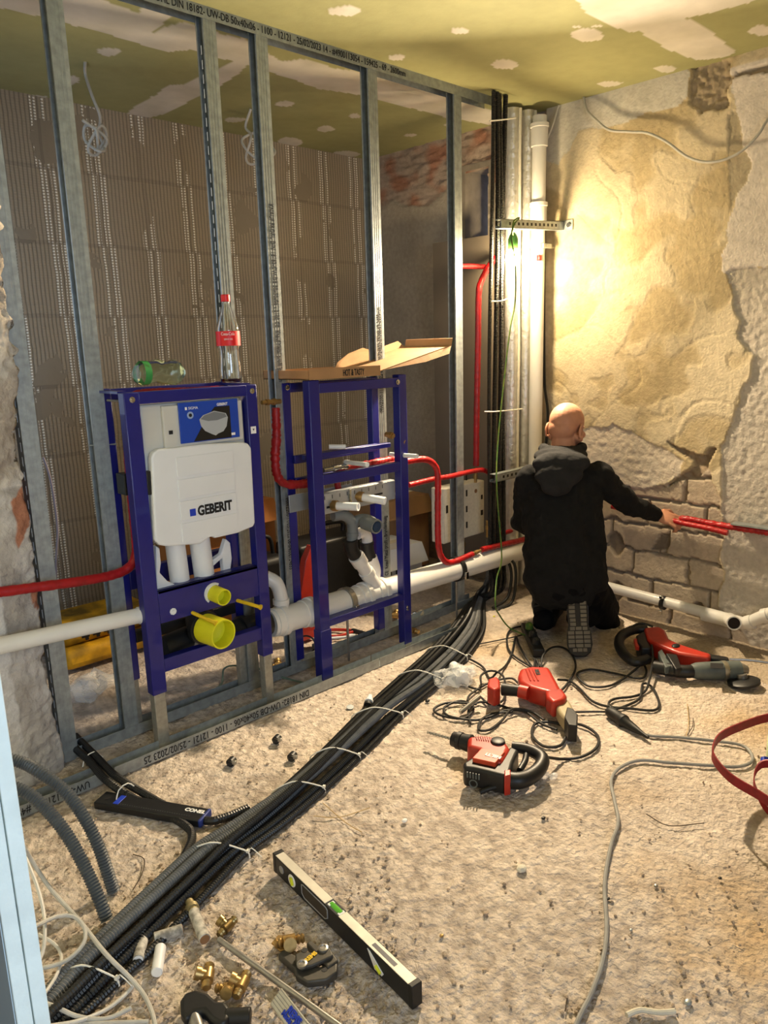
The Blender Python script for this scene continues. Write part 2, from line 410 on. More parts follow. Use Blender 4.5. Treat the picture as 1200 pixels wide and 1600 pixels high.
def wr_grid():
    nu, nv = len(WY), len(WZ); vs = []; cs = []; idx = {}
    for j in range(nv):
        for i in range(nu):
            r = wr_fn(i, j)
            if r is None: continue
            idx[(i, j)] = len(vs); vs.append(r[0]); cs += [r[1][0], r[1][1], r[1][2], 1]
    fs = []
    for j in range(nv-1):
        for i in range(nu-1):
            q = [(i,j),(i,j+1),(i+1,j+1),(i+1,j)]
            if all(k in idx for k in q): fs.append([idx[k] for k in q])
    me = bpy.data.meshes.new('wall_right'); me.from_pydata(vs, [], fs)
    a = me.color_attributes.new('paint', 'FLOAT_COLOR', 'POINT'); a.data.foreach_set('color', cs)
    me.materials.append(M_wr); me.shade_smooth(); o = bpy.data.objects.new('wall_right', me); COL.objects.link(o); struct(o)
wr_grid()

# back wall: tile adhesive combed in vertical ridges
def ridge_mat():
    m = bpy.data.materials.new('combed tile adhesive'); m.use_nodes = True; N = m.node_tree.nodes; L = m.node_tree.links; b = N['Principled BSDF']
    tc = N.new('ShaderNodeTexCoord'); sp = N.new('ShaderNodeSeparateXYZ')
    wn = N.new('ShaderNodeTexNoise'); wn.inputs['Scale'].default_value = 4; wn.inputs['Detail'].default_value = 3
    L.new(tc.outputs['Object'], wn.inputs['Vector'])
    wv = N.new('ShaderNodeVectorMath'); wv.operation = 'MULTIPLY_ADD'; wv.inputs[1].default_value = (.022,.022,.022)
    L.new(wn.outputs['Color'], wv.inputs[0]); L.new(tc.outputs['Object'], wv.inputs[2]); L.new(wv.outputs[0], sp.inputs[0])
    def mth(op, a, b_=None, c=None):
        n = N.new('ShaderNodeMath'); n.operation = op
        for k, q in enumerate((a, b_, c)):
            if q is None: continue
            if isinstance(q, (int, float)): n.inputs[k].default_value = q
            else: L.new(q, n.inputs[k])
        return n.outputs[0]
    X, Z = sp.outputs['X'], sp.outputs['Z']
    tu = mth('DIVIDE', X, .235); row = mth('FLOOR', mth('DIVIDE', mth('ADD', Z, .05), .325)); tv = mth('DIVIDE', mth('ADD', Z, .05), .325)
    fu = mth('FRACT', mth('ADD', tu, mth('MULTIPLY', row, .07))); fv = mth('FRACT', tv)
    eu = mth('MINIMUM', fu, mth('SUBTRACT', 1.0, fu)); ev = mth('MINIMUM', fv, mth('SUBTRACT', 1.0, fv))
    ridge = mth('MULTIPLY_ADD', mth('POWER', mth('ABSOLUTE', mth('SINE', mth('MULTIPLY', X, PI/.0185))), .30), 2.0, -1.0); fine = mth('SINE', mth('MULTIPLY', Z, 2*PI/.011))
    dash = mth('MULTIPLY', mth('GREATER_THAN', mth('SINE', mth('MULTIPLY', X, 2*PI/.0185)), -.3), mth('GREATER_THAN', mth('SINE', mth('MULTIPLY', Z, 2*PI/.013)), -.35))
    strip = mth('MULTIPLY', mth('LESS_THAN', eu, .15), mth('GREATER_THAN', eu, .04))
    np_ = N.new('ShaderNodeTexNoise'); np_.inputs['Scale'].default_value = 3.2; np_.inputs['Detail'].default_value = 4; L.new(tc.outputs['Object'], np_.inputs['Vector'])
    keep = mth('GREATER_THAN', np_.outputs[0], .40)
    pat = mth('MULTIPLY', mth('MULTIPLY', strip, dash), keep)
    bald = mth('GREATER_THAN', np_.outputs[0], .615)
    joint = mth('MAXIMUM', mth('LESS_THAN', eu, .03), mth('LESS_THAN', ev, .028))
    h = mth('MULTIPLY', mth('ADD', ridge, mth('MULTIPLY', fine, .25)), mth('SUBTRACT', 1.0, bald))
    h = mth('ADD', mth('MULTIPLY', h, .0016), mth('ADD', mth('MULTIPLY', pat, .003), mth('MULTIPLY', joint, -.003)))
    h = mth('ADD', h, mth('MULTIPLY', np_.outputs[0], .02))
    bp = N.new('ShaderNodeBump'); bp.inputs['Distance'].default_value = 1.0; bp.inputs['Strength'].default_value = 1; L.new(h, bp.inputs['Height']); L.new(bp.outputs[0], b.inputs['Normal'])
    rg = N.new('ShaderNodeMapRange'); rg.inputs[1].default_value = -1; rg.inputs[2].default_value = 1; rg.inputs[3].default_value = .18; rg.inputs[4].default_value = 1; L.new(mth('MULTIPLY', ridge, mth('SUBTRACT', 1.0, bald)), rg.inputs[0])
    m1 = N.new('ShaderNodeMix'); m1.data_type = 'RGBA'; m1.inputs[6].default_value = (.40,.325,.235,1); m1.inputs[7].default_value = (.95,.90,.80,1)
    L.new(pat, m1.inputs[0])
    m2 = N.new('ShaderNodeMix'); m2.data_type = 'RGBA'; m2.inputs[7].default_value = (.50,.41,.30,1); L.new(bald, m2.inputs[0]); L.new(m1.outputs[2], m2.inputs[6])
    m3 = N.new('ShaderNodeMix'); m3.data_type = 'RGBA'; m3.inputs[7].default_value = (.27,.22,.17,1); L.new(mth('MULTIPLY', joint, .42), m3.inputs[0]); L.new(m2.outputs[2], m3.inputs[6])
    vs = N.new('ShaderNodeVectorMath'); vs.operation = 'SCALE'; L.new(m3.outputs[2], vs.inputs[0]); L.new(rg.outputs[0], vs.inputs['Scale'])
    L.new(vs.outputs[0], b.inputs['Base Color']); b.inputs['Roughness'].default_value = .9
    return m
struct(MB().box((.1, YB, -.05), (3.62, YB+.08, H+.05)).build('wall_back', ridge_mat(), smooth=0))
# window in the right wall of the bathroom, with the sunlit brick building beyond
M_brickw = mat('outdoor brick', '#b98f86', .8, 0, 0, col2='#a9b4d8', scale=5, emit=0)
M_rev = mat('plaster reveal', '#8d8479', .9, 0, .2, 20, .003, 40)
w0, w1, wz0, wz1 = 2.77, 2.935, 1.89, 2.26
fr = MB()
fr.box((XW, w0-.02, wz0-.03), (XW+.3, w1+.02, wz0)); fr.box((XW, w0-.02, wz1), (XW+.3, w1+.02, wz1+.03))
fr.box((XW, w0-.03, wz0), (XW+.3, w0, wz1)); fr.box((XW, w1, wz0), (XW+.3, w1+.03, wz1))
struct(fr.build('window_1', M_rev, smooth=0))
br = MB()
for r_ in range(26):
    for c_ in range(14):
        y0 = 2.6+c_*.16-(.08 if r_ % 2 else 0); br.box((4.35+random.uniform(0,.006), y0, 1.4+r_*.07), (4.45, y0+.15, 1.4+r_*.07+.061))
o = br.build('brick_building', M_brickw, smooth=0); tag(o, 'sunlit red brick wall outside seen through the small bathroom window', 'building')
area('outdoor_sky', (3.95, 3.0, 3.4), (4.35, 3.1, 2.1), .7, 1.0, 90, (.7, .82, 1.0))
# remaining shell
M_pw = mat('plain plaster', '#b3aca0', .9, 0, .15, 6, .002, 50)
struct(MB().box((-.7, -1.72, 0), (-.62, 3.8, H)).build('wall_left', M_pw, smooth=0))
wf = MB(); wf.box((-.7, -1.78, 0), (3.6, -1.7, .85)); wf.box((-.7, -1.78, 2.15), (3.6, -1.7, H)); wf.box((-.7,-1.78,.85), (-1.0+.0,-1.7,2.15)); wf.box((.7, -1.78, .85), (3.6, -1.7, 2.15))
struct(wf.build('wall_front', M_pw, smooth=0))
wn = MB()
for a, b in (((-.7,-1.76,.85),(-.64,-1.72,2.15)),((.64,-1.76,.85),(.7,-1.72,2.15)),((-.7,-1.76,.85),(.7,-1.72,.91)),((-.7,-1.76,2.09),(.7,-1.72,2.15)),((-.03,-1.76,.85),(.03,-1.72,2.15))): wn.box(a, b)
struct(wn.build('window_2', M_white, smooth=0))
# plasterboard end of the doorway where the photo was taken from
M_pb = mat('pale plasterboard edge', '#e3eee8', .85, 0, .1, 30, .0015, 60)
M_pbf = mat('plasterboard paper face', '#b9c9cf', .85, 0, .06, 8)
e0 = PZ(80, 1600, .715); ex, ey = e0.x, e0.y
struct(MB().box((ex-.0135, ey, 0), (ex, 2.40, H)).build('trim_1', M_pb, smooth=0, bevel=.001))
struct(MB().box((ex-.028, ey+.001, 0), (ex-.0145, 2.40, H)).build('trim_2', M_pb, smooth=0, bevel=.001))
struct(MB().box((ex-.0292, ey+.004, 0), (ex-.0285, 2.40, H)).build('trim_3', M_pbf, smooth=0))
# broken end of the old masonry wall on the left
M_stub = surf_mat('broken masonry', .93, 30, .2, .01, 50, 4)
SE = [PY(*q, 2.385) for q in [(-60,-100),(-30,100),(2,300),(8,370),(14,450),(22,520),(33,580),(36,640),(30,700),(45,780),(56,830),(60,900),(66,950),(72,1000),(82,1080),(92,1130),(106,1185),(108,1200)]]
def stub_edge(z):
    if z >= SE[0].z: return SE[0].x
    for a, b in zip(SE, SE[1:]):
        if a.z >= z >= b.z: return a.x+(b.x-a.x)*(a.z-z)/(a.z-b.z)+.012*nz(z, 4, 2, 17)
    return SE[-1].x
def old_edge(z): return .87+.035*math.sin(z*3.1+.5)+.03*nz(z, 1, 2, 5)+.02*nz(z, 4, 2, 17)-(.05 if z > 1.15 else 0)-(.05 if z > 1.35 else 0)+(.05 if z < .45 else 0)*(1-z)
SU = 110; SV = 320
def stub_fn(i, j):
    z = H*j/(SV-1); u = i/(SU-1); xe = stub_edge(z)
    if u < .8: x = .19+(xe-.19)*(u/.8); y = 2.385
    else: x = xe; y = 2.385+(u-.8)/.2*.30
    r = nz(x*1.0, z, y, 8)*.008+nz(x, z, y, 35)*.012
    edge = max(0, 1-(xe-x)/.16) if u < .8 else 1
    brick = edge > .7 and nz(x, z, 7, 6) > .22
    c = mixc((.46,.43,.40), (.33,.30,.27), max(0, min(1, .3+2*nz(x, z, 3, 9))))
    if z > 1.5 and z < 1.9: brick = edge > .2 and nz(x, z, 7, 5) > -.05
    if brick: c = (.34,.15,.09)
    if edge < .30 and z < 1.25+.1*nz(x, z, 4, 4): c = (.56,.54,.52); r *= .3
    elif z > .95: c = mixc((.36,.31,.26), (.50,.46,.41), max(0, min(1, .5+2.5*nz(x, z, 21, 6)))); r = r*1.5
    a = r*(.25+edge); return (x-(a if u >= .8 else 0), y+(abs(a)*1.2 if u < .8 else 0)+ (.03*edge*edge if u<.8 else .03), z), c
grid('wall_stub', SU, SV, stub_fn, M_stub)
# ================================================================ metal studs and tracks
YS = 2.45
def stud(x, label, line=None, up=False, flip=False, slots=False, y=YS, z0=.004, z1=H-.002, m=M_galv, tz=1.5):
    t = thing('metal_stud', (x, y, z0), label, 'stud', 'full height metal studs of the new partition')
    w, d, th = .05, .048, .0012; b = MB()
    b.box((x, y, z0), (x+w, y+th, z1)); b.box((x, y+d-th, z0), (x+w, y+d, z1))
    if flip: b.box((x, y+th, z0), (x+th, y+d-th, z1)); b.box((x+w-th, y+th, z0), (x+w, y+.008, z1)); b.box((x+w-th, y+d-.008, z0), (x+w, y+d-th, z1))
    else: b.box((x+w-th, y+th, z0), (x+w, y+d-th, z1)); b.box((x, y+th, z0), (x+th, y+.008, z1)); b.box((x, y+d-.008, z0), (x+th, y+d-th, z1))
    b.build('profile', m, t, smooth=0)
    rb = MB()
    for k in range(3): rb.box((x+.012+k*.0115, y-.0007, z0+.05), (x+.0145+k*.0115, y, z1-.02))
    rb.build('ribs', m, t, smooth=0)
    if slots:
        s = MB(); z = z0+.1
        while z < z1-.1: s.box((x-.0006, y+.018, z), (x, y+.022, z+.028)); z += .045
        s.build('slots', M_white, t, smooth=0)
    if line: text(line, .030, (x+.024, y-.0012, tz), (0,0,1 if up else -1), (-1 if up else 1,0,0), M_ink, t, sx=.62)
    return t
STX = [.826, 1.048, 1.572, 1.785, 2.325, 2.850]
stud(STX[0], 'galvanised stud farthest left, against the broken masonry', flip=True, slots=True)
stud(STX[1], 'plain galvanised stud left of the toilet frame, from floor track to ceiling')
stud(STX[2], 'galvanised stud with small slots rising behind the upright red-labelled bottle', slots=True, z0=.01)
stud(STX[3], 'printed stud between the two blue frames, red elbow pipe in front of it', 'KNAUF PROFIL DIN 18182-CW-DB 50x50x06 - 2100 CE  Knauf Metal profil Iphofen', slots=False, tz=1.86)
text('MWZ200-11/03/2022 06-#4000724833', .03, (STX[3]+.024, YS-.0013, .75), (0,0,-1), (1,0,0), M_ink, COL.objects['metal_stud.003'], sx=.62)
stud(STX[4], 'printed stud rising behind the open cardboard lid of the pizza box', 'MWZ200-11/03/2022 06-#4000724833-59368-69-2600mm', up=True, tz=1.05)
text('CE  Knauf Metal profil - Brandenburg', .03, (STX[4]+.024, YS-.0013, .30), (0,0,1), (-1,0,0), M_ink, COL.objects['metal_stud.004'], sx=.62)
stud(STX[5], 'galvanised stud nearest the corner pipes, in front of the white foam box')
def track(name, a, b, label, line=None, up=True, group=None, size=.034, off=.1, y=YS-.001, w=.052, hgt=.04, z=0, rev=False, ztop=False):
    t = thing(name, (a, y, z if not ztop else H-hgt), label, 'track', group); q = MB(); th = .0012
    if ztop: q.box((a, y, H-th), (b, y+w, H)); q.box((a, y-th, H-hgt), (b, y, H)); q.box((a, y+w, H-hgt), (b, y+w+th, H))
    else: q.box((a, y, z), (b, y+w, z+th)); q.box((a, y-th, z), (b, y, z+hgt)); q.box((a, y+w, z), (b, y+w+th, z+hgt))
    q.build('profile', M_galv, t, smooth=0)
    zc = (H-hgt/2) if ztop else z+hgt/2
    if line:
        if rev: text(line, size, (b-off, y-.0022, zc), (-1,0,0), (0,0,-1), M_ink, t, sx=.75)
        else: text(line, size, (a+off, y-.0022, zc), (1,0,0), (0,0,1), M_ink, t, sx=.75)
    return t
track('ceiling_track', .55, 3.13, 'printed galvanised track along the green ceiling holding the stud tops', 'PROFIL DIN 18182- UW-DB 50x40x06 - 1100 - 12121 - 25/02/2023 14 - #4900113054 - 159425 - 69 - 2600mm', ztop=True, off=.82)
track('floor_track', .83, 1.95, 'rear floor track under the toilet frame', y=YS)
track('floor_track', 1.955, 3.0, 'rear floor track running on behind the washbasin frame to the corner', y=YS)
track('floor_track', .905, 2.08, 'front floor track with printed edge under the toilet frame feet', 'DIN 18182- UW-DB 50x40x06 - 1100 - 12121 - 25/02/2023 25', y=2.232, rev=True, off=.38, size=.036)
track('floor_track', 2.085, 2.60, 'plain short front track ending right of the washbasin frame', y=2.232)
track('floor_track', .30, .862, 'floor track piece left of the gap in front of broken wall', 'UW-DB 12121 - #49000 - DIN 18182', y=2.232, rev=True, off=.04)

# ================================================================ toilet installation frame
YF = 2.28; YR = 2.46; ZT = 1.216
def bolt(p, d, parent, r=.011, m=M_chrome, name='bolt'):
    p = V(p); d = V(d).normalized(); MB().lathe(p, d, [(0, r), (.004, r), (.0045, r*.6), (.009, r*.55)], 8).build(name, m, parent)
X0, X1 = 1.083, 1.578
wc = thing('toilet_installation_frame', (1.33, 2.38, 0), 'blue steel toilet installation frame with white cistern, left of the two blue frames', 'installation frame')
def post(x, w, y, d, z0, z1, parent, foot=True, name='post'):
    MB().box((x, y, z0), (x+w, y+d, z1)).build(name, M_blue, parent, bevel=.003)
    if foot:
        f = MB().box((x+.004, y+.003, .006), (x+w-.006, y+d-.003, z0+.01)); f.build('foot', M_galvd, parent, bevel=.002)
post(X0, .052, YF, .04, .205, ZT, wc); post(X1-.045, .045, YF, .04, .205, ZT, wc)
post(1.085, .042, YR, .036, .2, ZT+.008, wc); post(1.54, .042, YR, .036, .2, ZT+.008, wc)
MB().box((X0+.05, YF, ZT-.038), (X1-.043, YF+.03, ZT)).build('top_rail', M_blue, wc, bevel=.002)
MB().box((1.125, YR, ZT-.03), (1.545, YR+.03, ZT+.006)).build('top_rail', M_blue, wc, bevel=.002)
MB().box((X0+.0, YF+.04, ZT-.004), (X0+.03, YR, ZT+.004)).build('side_rail', M_blue, wc); MB().box((X1-.03, YF+.04, ZT-.004), (X1, YR, ZT+.004)).build('side_rail', M_blue, wc)
MB().box((X0+.052, YF+.002, .448), (X1-.045, YF+.014, .562)).box((X0+.052, YF+.002, .55), (X1-.045, YF+.05, .562)).build('cross_plate', M_blue, wc, bevel=.002)
MB().box((X0+.052, YF+.002, .275), (X1-.045, YF+.036, .322)).build('cross_rail', M_blue, wc, bevel=.002)
MB().box((1.127, YR, .335), (1.54, YR+.03, .375)).build('cross_rail', M_blk, wc, bevel=.002)
MB().box((1.127, YR, .53), (1.54, YR+.03, .60)).build('cross_rail', M_blue, wc, bevel=.002)
for x in (X0+.026, X1-.022): bolt((x, YF, ZT-.022), (0,-1,0), wc, .010)
bolt((X0+.1, YF+.002, .5-.02), (0,-1,0), wc, .012, M_white, 'plug'); bolt((X0+.275, YF+.002, .47), (0,-1,0), wc, .009, M_white, 'plug')
MB().cyl((1.103, YR-.02, ZT-.028), (1.125, YF+.03, ZT-.03), .004).build('threaded_rod', M_steel, wc)
# cistern
tk = MB(); prof = [(1.14,1.175),(1.515,1.175),(1.53,1.16),(1.53,.80),(1.49,.74),(1.19,.70),(1.15,.75),(1.14,.8)]
tk.prism([(x, 2.30, z) for x, z in prof], (0,.125,0)); tank = tk.build('cistern', M_tank, wc, bevel=.010, seg=3)
MB().box((1.10, 2.37, .88), (1.15, 2.43, .95)).build('bracket', M_blk, wc, bevel=.003); MB().box((X0+.05, 2.278, .888), (X0+.066, 2.30, .965)).build('bracket', M_blk, wc, bevel=.002); MB().box((X1-.056, 2.278, .90), (X1-.045, 2.30, .975)).build('bracket', M_blk, wc, bevel=.002)
# white cover panel
cp = [PY(*q, 2.268) for q in [(237,716),(240,708),(248,702),(272,700),(318,694),(380,691),(388,693),(393,700),(399,817),(396,823),(372,833),(337,841),(330,838),(314,850),(262,854),(250,852),(243,845)]]
def flatten(pts, y): return [V((p.x, y, p.z)) for p in pts]
cov = MB().prism(flatten(cp, 2.268), (0,.03,0)).build('cover_panel', M_white, wc, bevel=.006, seg=3)
def PQ(q, y): return flatten([PY(*p, y) for p in q], y)
for k in range(4):
    ox, oz = 1.237+.0015*k, 1.012-.003-.0775*(k); b = MB()
    a0, a1, c0, c1 = 1.222+.0, 1.43+.0, .0, .0
    xl, xr = 1.235, 1.452; zt = .998-k*.074; zb = zt-.064
    b.box((xl, 2.2645, zb), (xr, 2.269, zt)); b.build('embossed_panel', M_white, cov, bevel=.001)
MB().box((1.320, 2.2636, .786), (1.328, 2.267, .842)).build('moulded_rib', M_white, cov, bevel=.001)
MB().box((1.268, 2.2635, .796), (1.290, 2.2650, .820)).build('logo_square', M_txb, cov, smooth=0)
text('GEBERIT', .046, (1.297, 2.2632, .808), (1,0,0), (0,0,1), M_ink, cov, sx=.78, bold=.0018)
# flush-plate leaflet
M_cardb = mat('leaflet blue', '#0b3fa8', .4, coat=.3); M_cardk = mat('leaflet black', '#0f1114', .4, coat=.3); M_bowl = mat('leaflet grey', '#a9adb2', .5)
MB().box((PY(255,660,2.286).x, 2.286, 1.028), (1.515, 2.302, 1.166)).build('flush_plate_holder', M_tank, tank, bevel=.003)
MB().box((PY(264,676,2.285).x, 2.284, PY(264,679,2.285).z), (PY(270,676,2.285).x, 2.2865, PY(264,673,2.285).z)).build('holder_hole', M_ink, tank, smooth=0)
La, Lb, Lc = PY(278, 630, 2.279), PY(371, 624, 2.279), PY(281, 694, 2.279)
LX, LZ = La.x, Lc.z; KX, KZ = (Lb.x-La.x)/.194, (La.z-Lc.z)/.141
def lp_(x, z, y): return (LX+x*KX, y, LZ+z*KZ)
lf = MB().box((LX, 2.279, LZ), (LX+.194*KX, 2.284, LZ+.141*KZ)).build('leaflet', M_cardb, tank, bevel=.001)
MB().prism([lp_(x, z, 2.2788) for x, z in [(.04,.003),(.165,.003),(.165,.118),(.115,.118),(.085,.080)]], (0,-.0006,0)).build('leaflet_panel', M_cardk, lf, smooth=0)
bw = [(.062,.078),(.075,.092),(.112,.104),(.150,.092),(.156,.076),(.150,.045),(.138,.028),(.120,.022),(.112,.016),(.100,.022),(.078,.036),(.066,.055)]
MB().prism([lp_(x, z, 2.2780) for x, z in bw], (0,-.0006,0)).build('printed_bowl', M_bowl, lf, smooth=0)
rim = [(.066,.079),(.078,.091),(.112,.101),(.147,.091),(.152,.079),(.12,.070),(.09,.070)]
MB().prism([lp_(x, z, 2.2773) for x, z in rim], (0,-.0004,0)).build('printed_rim', mat('leaflet dark grey', '#73777c', .5), lf, smooth=0)
text('GEBERIT', .0125, lp_(.122, .125, 2.2775), (1,0,0), (0,0,1), M_txw, lf, sx=.9, depth=.0002, bold=.0003)
text('SIGMA', .0125, lp_(.030, .120, 2.2785), (1,0,0), (0,0,1), M_txw, lf, depth=.0002)
MB().box(lp_(.020, .115, 2.2784), lp_(.026, .125, 2.279)).build('printed_square', M_txw, lf, smooth=0)
MB().lathe(lp_(.035, .096, 2.279), (0,-1,0), [(0,.012),(.0006,.012)], 20).build('printed_seal', mat('seal grey', '#8fa3c8', .5), lf)
MB().lathe(lp_(.035, .096, 2.2783), (0,-1,0), [(0,.006),(.0006,.006)], 16).build('printed_seal_centre', M_cardk, lf)
MB().box(lp_(.150, .010, 2.2784), lp_(.178, .019, 2.279)).build('printed_badge', M_txw, lf, smooth=0)
MB().box((X1-.036, 2.2792, 1.045), (X1-.014, 2.280, 1.070)).build('sticker', M_txw, wc, smooth=0); MB().prism([(X1-.029, 2.2788, 1.062), (X1-.021, 2.2788, 1.062), (X1-.025, 2.2788, 1.054)], (0,-.0003,0)).build('printed_arrow', M_ink, wc, smooth=0)
# flush tubes, foam holders and outlet
MB().cyl((1.245, 2.345, .72), (1.253, 2.345, .55), .034).build('flush_tube', M_white, wc); MB().cyl((1.335, 2.34, .75), (1.347, 2.34, .54), .036).build('flush_tube', M_white, wc)
hk = [PY(*q, 2.31) for q in [(244,853),(250,857),(252,880),(250,895),(262,908),(285,918),(250,921),(245,922)]]
MB().prism(flatten(hk, 2.31), (0,.03,0)).build('foam_holder', M_white, wc, bevel=.004)
hk = [PY(*q, 2.33) for q in [(353,842),(360,848),(363,872),(360,895),(350,896),(348,872),(330,888),(331,876),(346,866)]]
MB().prism(flatten(hk, 2.33), (0,.025,0)).build('foam_holder', M_white, wc, bevel=.004)
c1 = PY(346, 932, 2.24)   # upper yellow cap
MB().tubeh((c1.x-.004, 2.285, c1.z+.004), (c1.x, 2.222, c1.z), .029, .025).lathe((c1.x-.003, 2.262, c1.z+.003), (0,-1,0), [(0,.026),(.003,.026)], 24).build('yellow_cap', M_yel, wc)
MB().tubeh((c1.x-.014, 2.33, c1.z+.012), (c1.x-.004, 2.282, c1.z+.004), .038, .03).build('inlet_collar', M_white, wc)
c2 = PY(347, 990, 2.20)
MB().tubeh((c2.x-.012, 2.285, c2.z+.002), (c2.x, 2.19, c2.z), .052, .047, 32).lathe((c2.x-.006, 2.25, c2.z+.002), (0,-1,0), [(0,.048),(.003,.048),(.0035,.034),(.001,.03)], 32).build('yellow_cap', M_yel, wc)
for (q, p2) in (((300,957),(338,974)), ((370,938),(408,949))):
    a = PY(*q, 2.285); b = PY(*p2, 2.19); MB().cyl(a, b, .0065).lathe(b, (b-a), [(-.006,.009),(0,.010),(.001,.006)], 12).build('threaded_rod_sleeve', M_yel2, wc)
bl = smoothpath([(c2.x-.012, 2.28, c2.z+.002), (c2.x-.01, 2.32, c2.z+.004), (c2.x+.02, 2.365, c2.z+.012), (c2.x+.10, 2.375, .30), (1.625, 2.375, .2935)], .01)
MB().sweep(bl, .05, 20).lathe((c2.x-.012, 2.29, c2.z+.002), (0,1,0), [(-.006,.06),(.02,.06),(.02,.052)], 24).lathe((1.50, 2.374, .296), (1,0,0), [(0,.056),(.02,.056)], 24).build('outlet_elbow', M_blk, wc)
MB().cyl((1.17, 2.36, .33), (1.28, 2.375, .335), .04).build('outlet_stub', M_blk, wc)

# ================================================================ washbasin installation frame
A0, A1 = 1.812, 2.333
wb = thing('washbasin_installation_frame', (2.07, 2.38, 0), 'open blue steel washbasin frame with pipe fittings, carrying the pizza box', 'installation frame')
post(A0, .050, YF, .04, .025, ZT, wb); post(A1-.045, .045, YF, .04, .025, ZT, wb)
MB().box((A0-.003, YF-.003, .014), (A0+.053, YF+.043, .225)).build('sleeve', M_blue, wb, bevel=.002)
post(1.812, .040, YR-.012, .036, .05, ZT-.012, wb); post(2.288, .040, YR-.012, .036, .05, ZT-.012, wb)
MB().box((A0+.05, YF, ZT-.05), (A1-.045, YF+.035, ZT-.012)).build('top_rail', M_blue, wb, bevel=.002)
MB().box((1.852, YR-.012, ZT-.05), (2.288, YR+.02, ZT-.014)).build('top_rail', M_blue, wb, bevel=.002)
MB().box((A0+.05, YF+.002, .812), (A1-.045, YF+.03, .852)).build('cross_rail', M_blue, wb, bevel=.002)
MB().box((A0+.05, YF+.002, .232), (A1-.045, YF+.045, .262)).build('cross_rail', M_blue, wb, bevel=.002)
MB().box((A0+.03, 2.36, .905), (2.31, 2.385, .925)).build('cross_rail', M_blue, wb, bevel=.002)
MB().box((A0+.03, 2.43, .885), (2.30, 2.448, .918)).build('cross_rail', M_blue, wb, bevel=.002)
MB().box((A0+.03, 2.43, .80), (2.30, 2.448, .828)).build('cross_rail', M_blue, wb, bevel=.002)
bolt((A1-.055, YF-.001, ZT-.03), (0,-1,0), wb, .011); bolt((1.835, YR-.013, ZT-.03), (0,-1,0), wb, .011)
for x, z in ((A1-.028, .20), (A1-.028, .188)): bolt((x, YF, z), (0,-1,0), wb, .006)
# sleeved rods for the basin
for a, b in (((540,722),(574,726)), ((610,710),(652,713)), ((514,698),(540,698))):
    p, q = PY(*a, 2.37), PY(*b, 2.2) if a[0] > 530 and a[0] != 514 else PY(*b, 2.33)
    MB().cyl(p, q, .0095).build('threaded_rod_sleeve', M_white, wb)
# fixing plate with the two outlets
M_plate = mat('zinc plate', '#b9bec2', .35, .6, .1, 20)
def PLz(x): return .735
pl = MB(); pl.box((A0+.045, 2.33, .685), (A1-.035, 2.333, .765)); pl.box((A0+.045, 2.333, .765), (A1-.035, 2.36, .768)); pl.box((A0+.045, 2.333, .682), (A1-.035, 2.36, .685))
plate = pl.build('fixing_plate', M_plate, wb, bevel=.001)
MB().box((A0-.03, 2.40, .70), (A0+.30, 2.405, .77)).build('fixing_plate', M_plate, wb, bevel=.001)
mk = MB()
for k in range(9): mk.box((A0+.09+k*.04, 2.3285, .742), (A0+.0925+k*.04, 2.3296, .757))
for k in range(3): mk.box((A0+.22+k*.012, 2.3285, .69), (A0+.224+k*.012, 2.3296, .70))
mk.box((A0+.10, 2.3285, .705), (A0+.15, 2.3296, .714)); mk.box((A0+.36, 2.3285, .716), (A0+.41, 2.3296, .724))
mk.build('slots', M_ink, plate, smooth=0)
MB().cyl((A0+.222, 2.325, .765), (A0+.222, 2.325, .70), .007, seg=6).build('clamp_screw', M_chrome, plate)
def outlet(px, py, x0, z0):
    a = V((x0, 2.33, z0)); b = PY(px, py, 2.225)
    MB().lathe(a, b-a, [(-.03,.018),(.0,.018),(.0,.022),(.02,.022),(.02,.0165)], 12).build('brass_fitting', M_brass, wb)
    d = (b-a).normalized(); MB().tubeh(a+d*.018, b, .0165, .013).lathe(b, -d, [(.004,.013),(.006,.013)], 16).build('outlet_sleeve', M_white, wb)
outlet(560, 788+4, 1.945, .712); outlet(602, 783, 2.085, .728)
# grey trap and couplings
M_grp = mat('grey drain pipe', '#6f7476', .5, 0, .06, 10)
def Q(px, py, y): return PY(px, py, y)
g1 = smoothpath([Q(520,806,2.37), Q(537,805,2.36), Q(549,815,2.35), Q(551,832,2.35), Q(550,845,2.35)], .008)
MB().sweep(g1, .023, 18).lathe(Q(551,836,2.35), (0,0,1), [(-.005,.026),(.012,.026)], 18).build('grey_bend', M_grp, wb)
g2 = smoothpath([Q(549,822,2.35), Q(560,812,2.34), Q(575,812,2.30), Q(590,822,2.25)], .008)
MB().sweep(g2, .022, 18).build('grey_bend', M_grp, wb)
a, b = Q(570,816,2.31), Q(589,823,2.235); tp = MB().tubeh(a, b, .031, .024).build('grey_socket', M_grp, wb)
MB().lathe(b, a-b, [(-.002,.021),(.01,.022),(.012,.021)], 20).build('blue_plug', mat('dark blue plug', '#1c3552', .4), tp)
for pts, nm in (([Q(547,845,2.35), Q(549,858,2.352), Q(555,868,2.355)], 'rubber_coupling'), ([Q(573,848,2.41), Q(575,862,2.41), Q(578,873,2.41)], 'rubber_coupling')):
    MB().sweep(smoothpath(pts, .008), .029, 20).lathe(pts[0], V(pts[0])-V(pts[1]), [(-.008,.032),(.004,.032)], 20).build(nm, M_rub, wb)
MB().sweep(smoothpath([Q(558,835,2.41), Q(566,832,2.41), Q(573,838,2.41), Q(574,850,2.41)], .006), .024, 18).build('white_bend', M_whitep, wb)
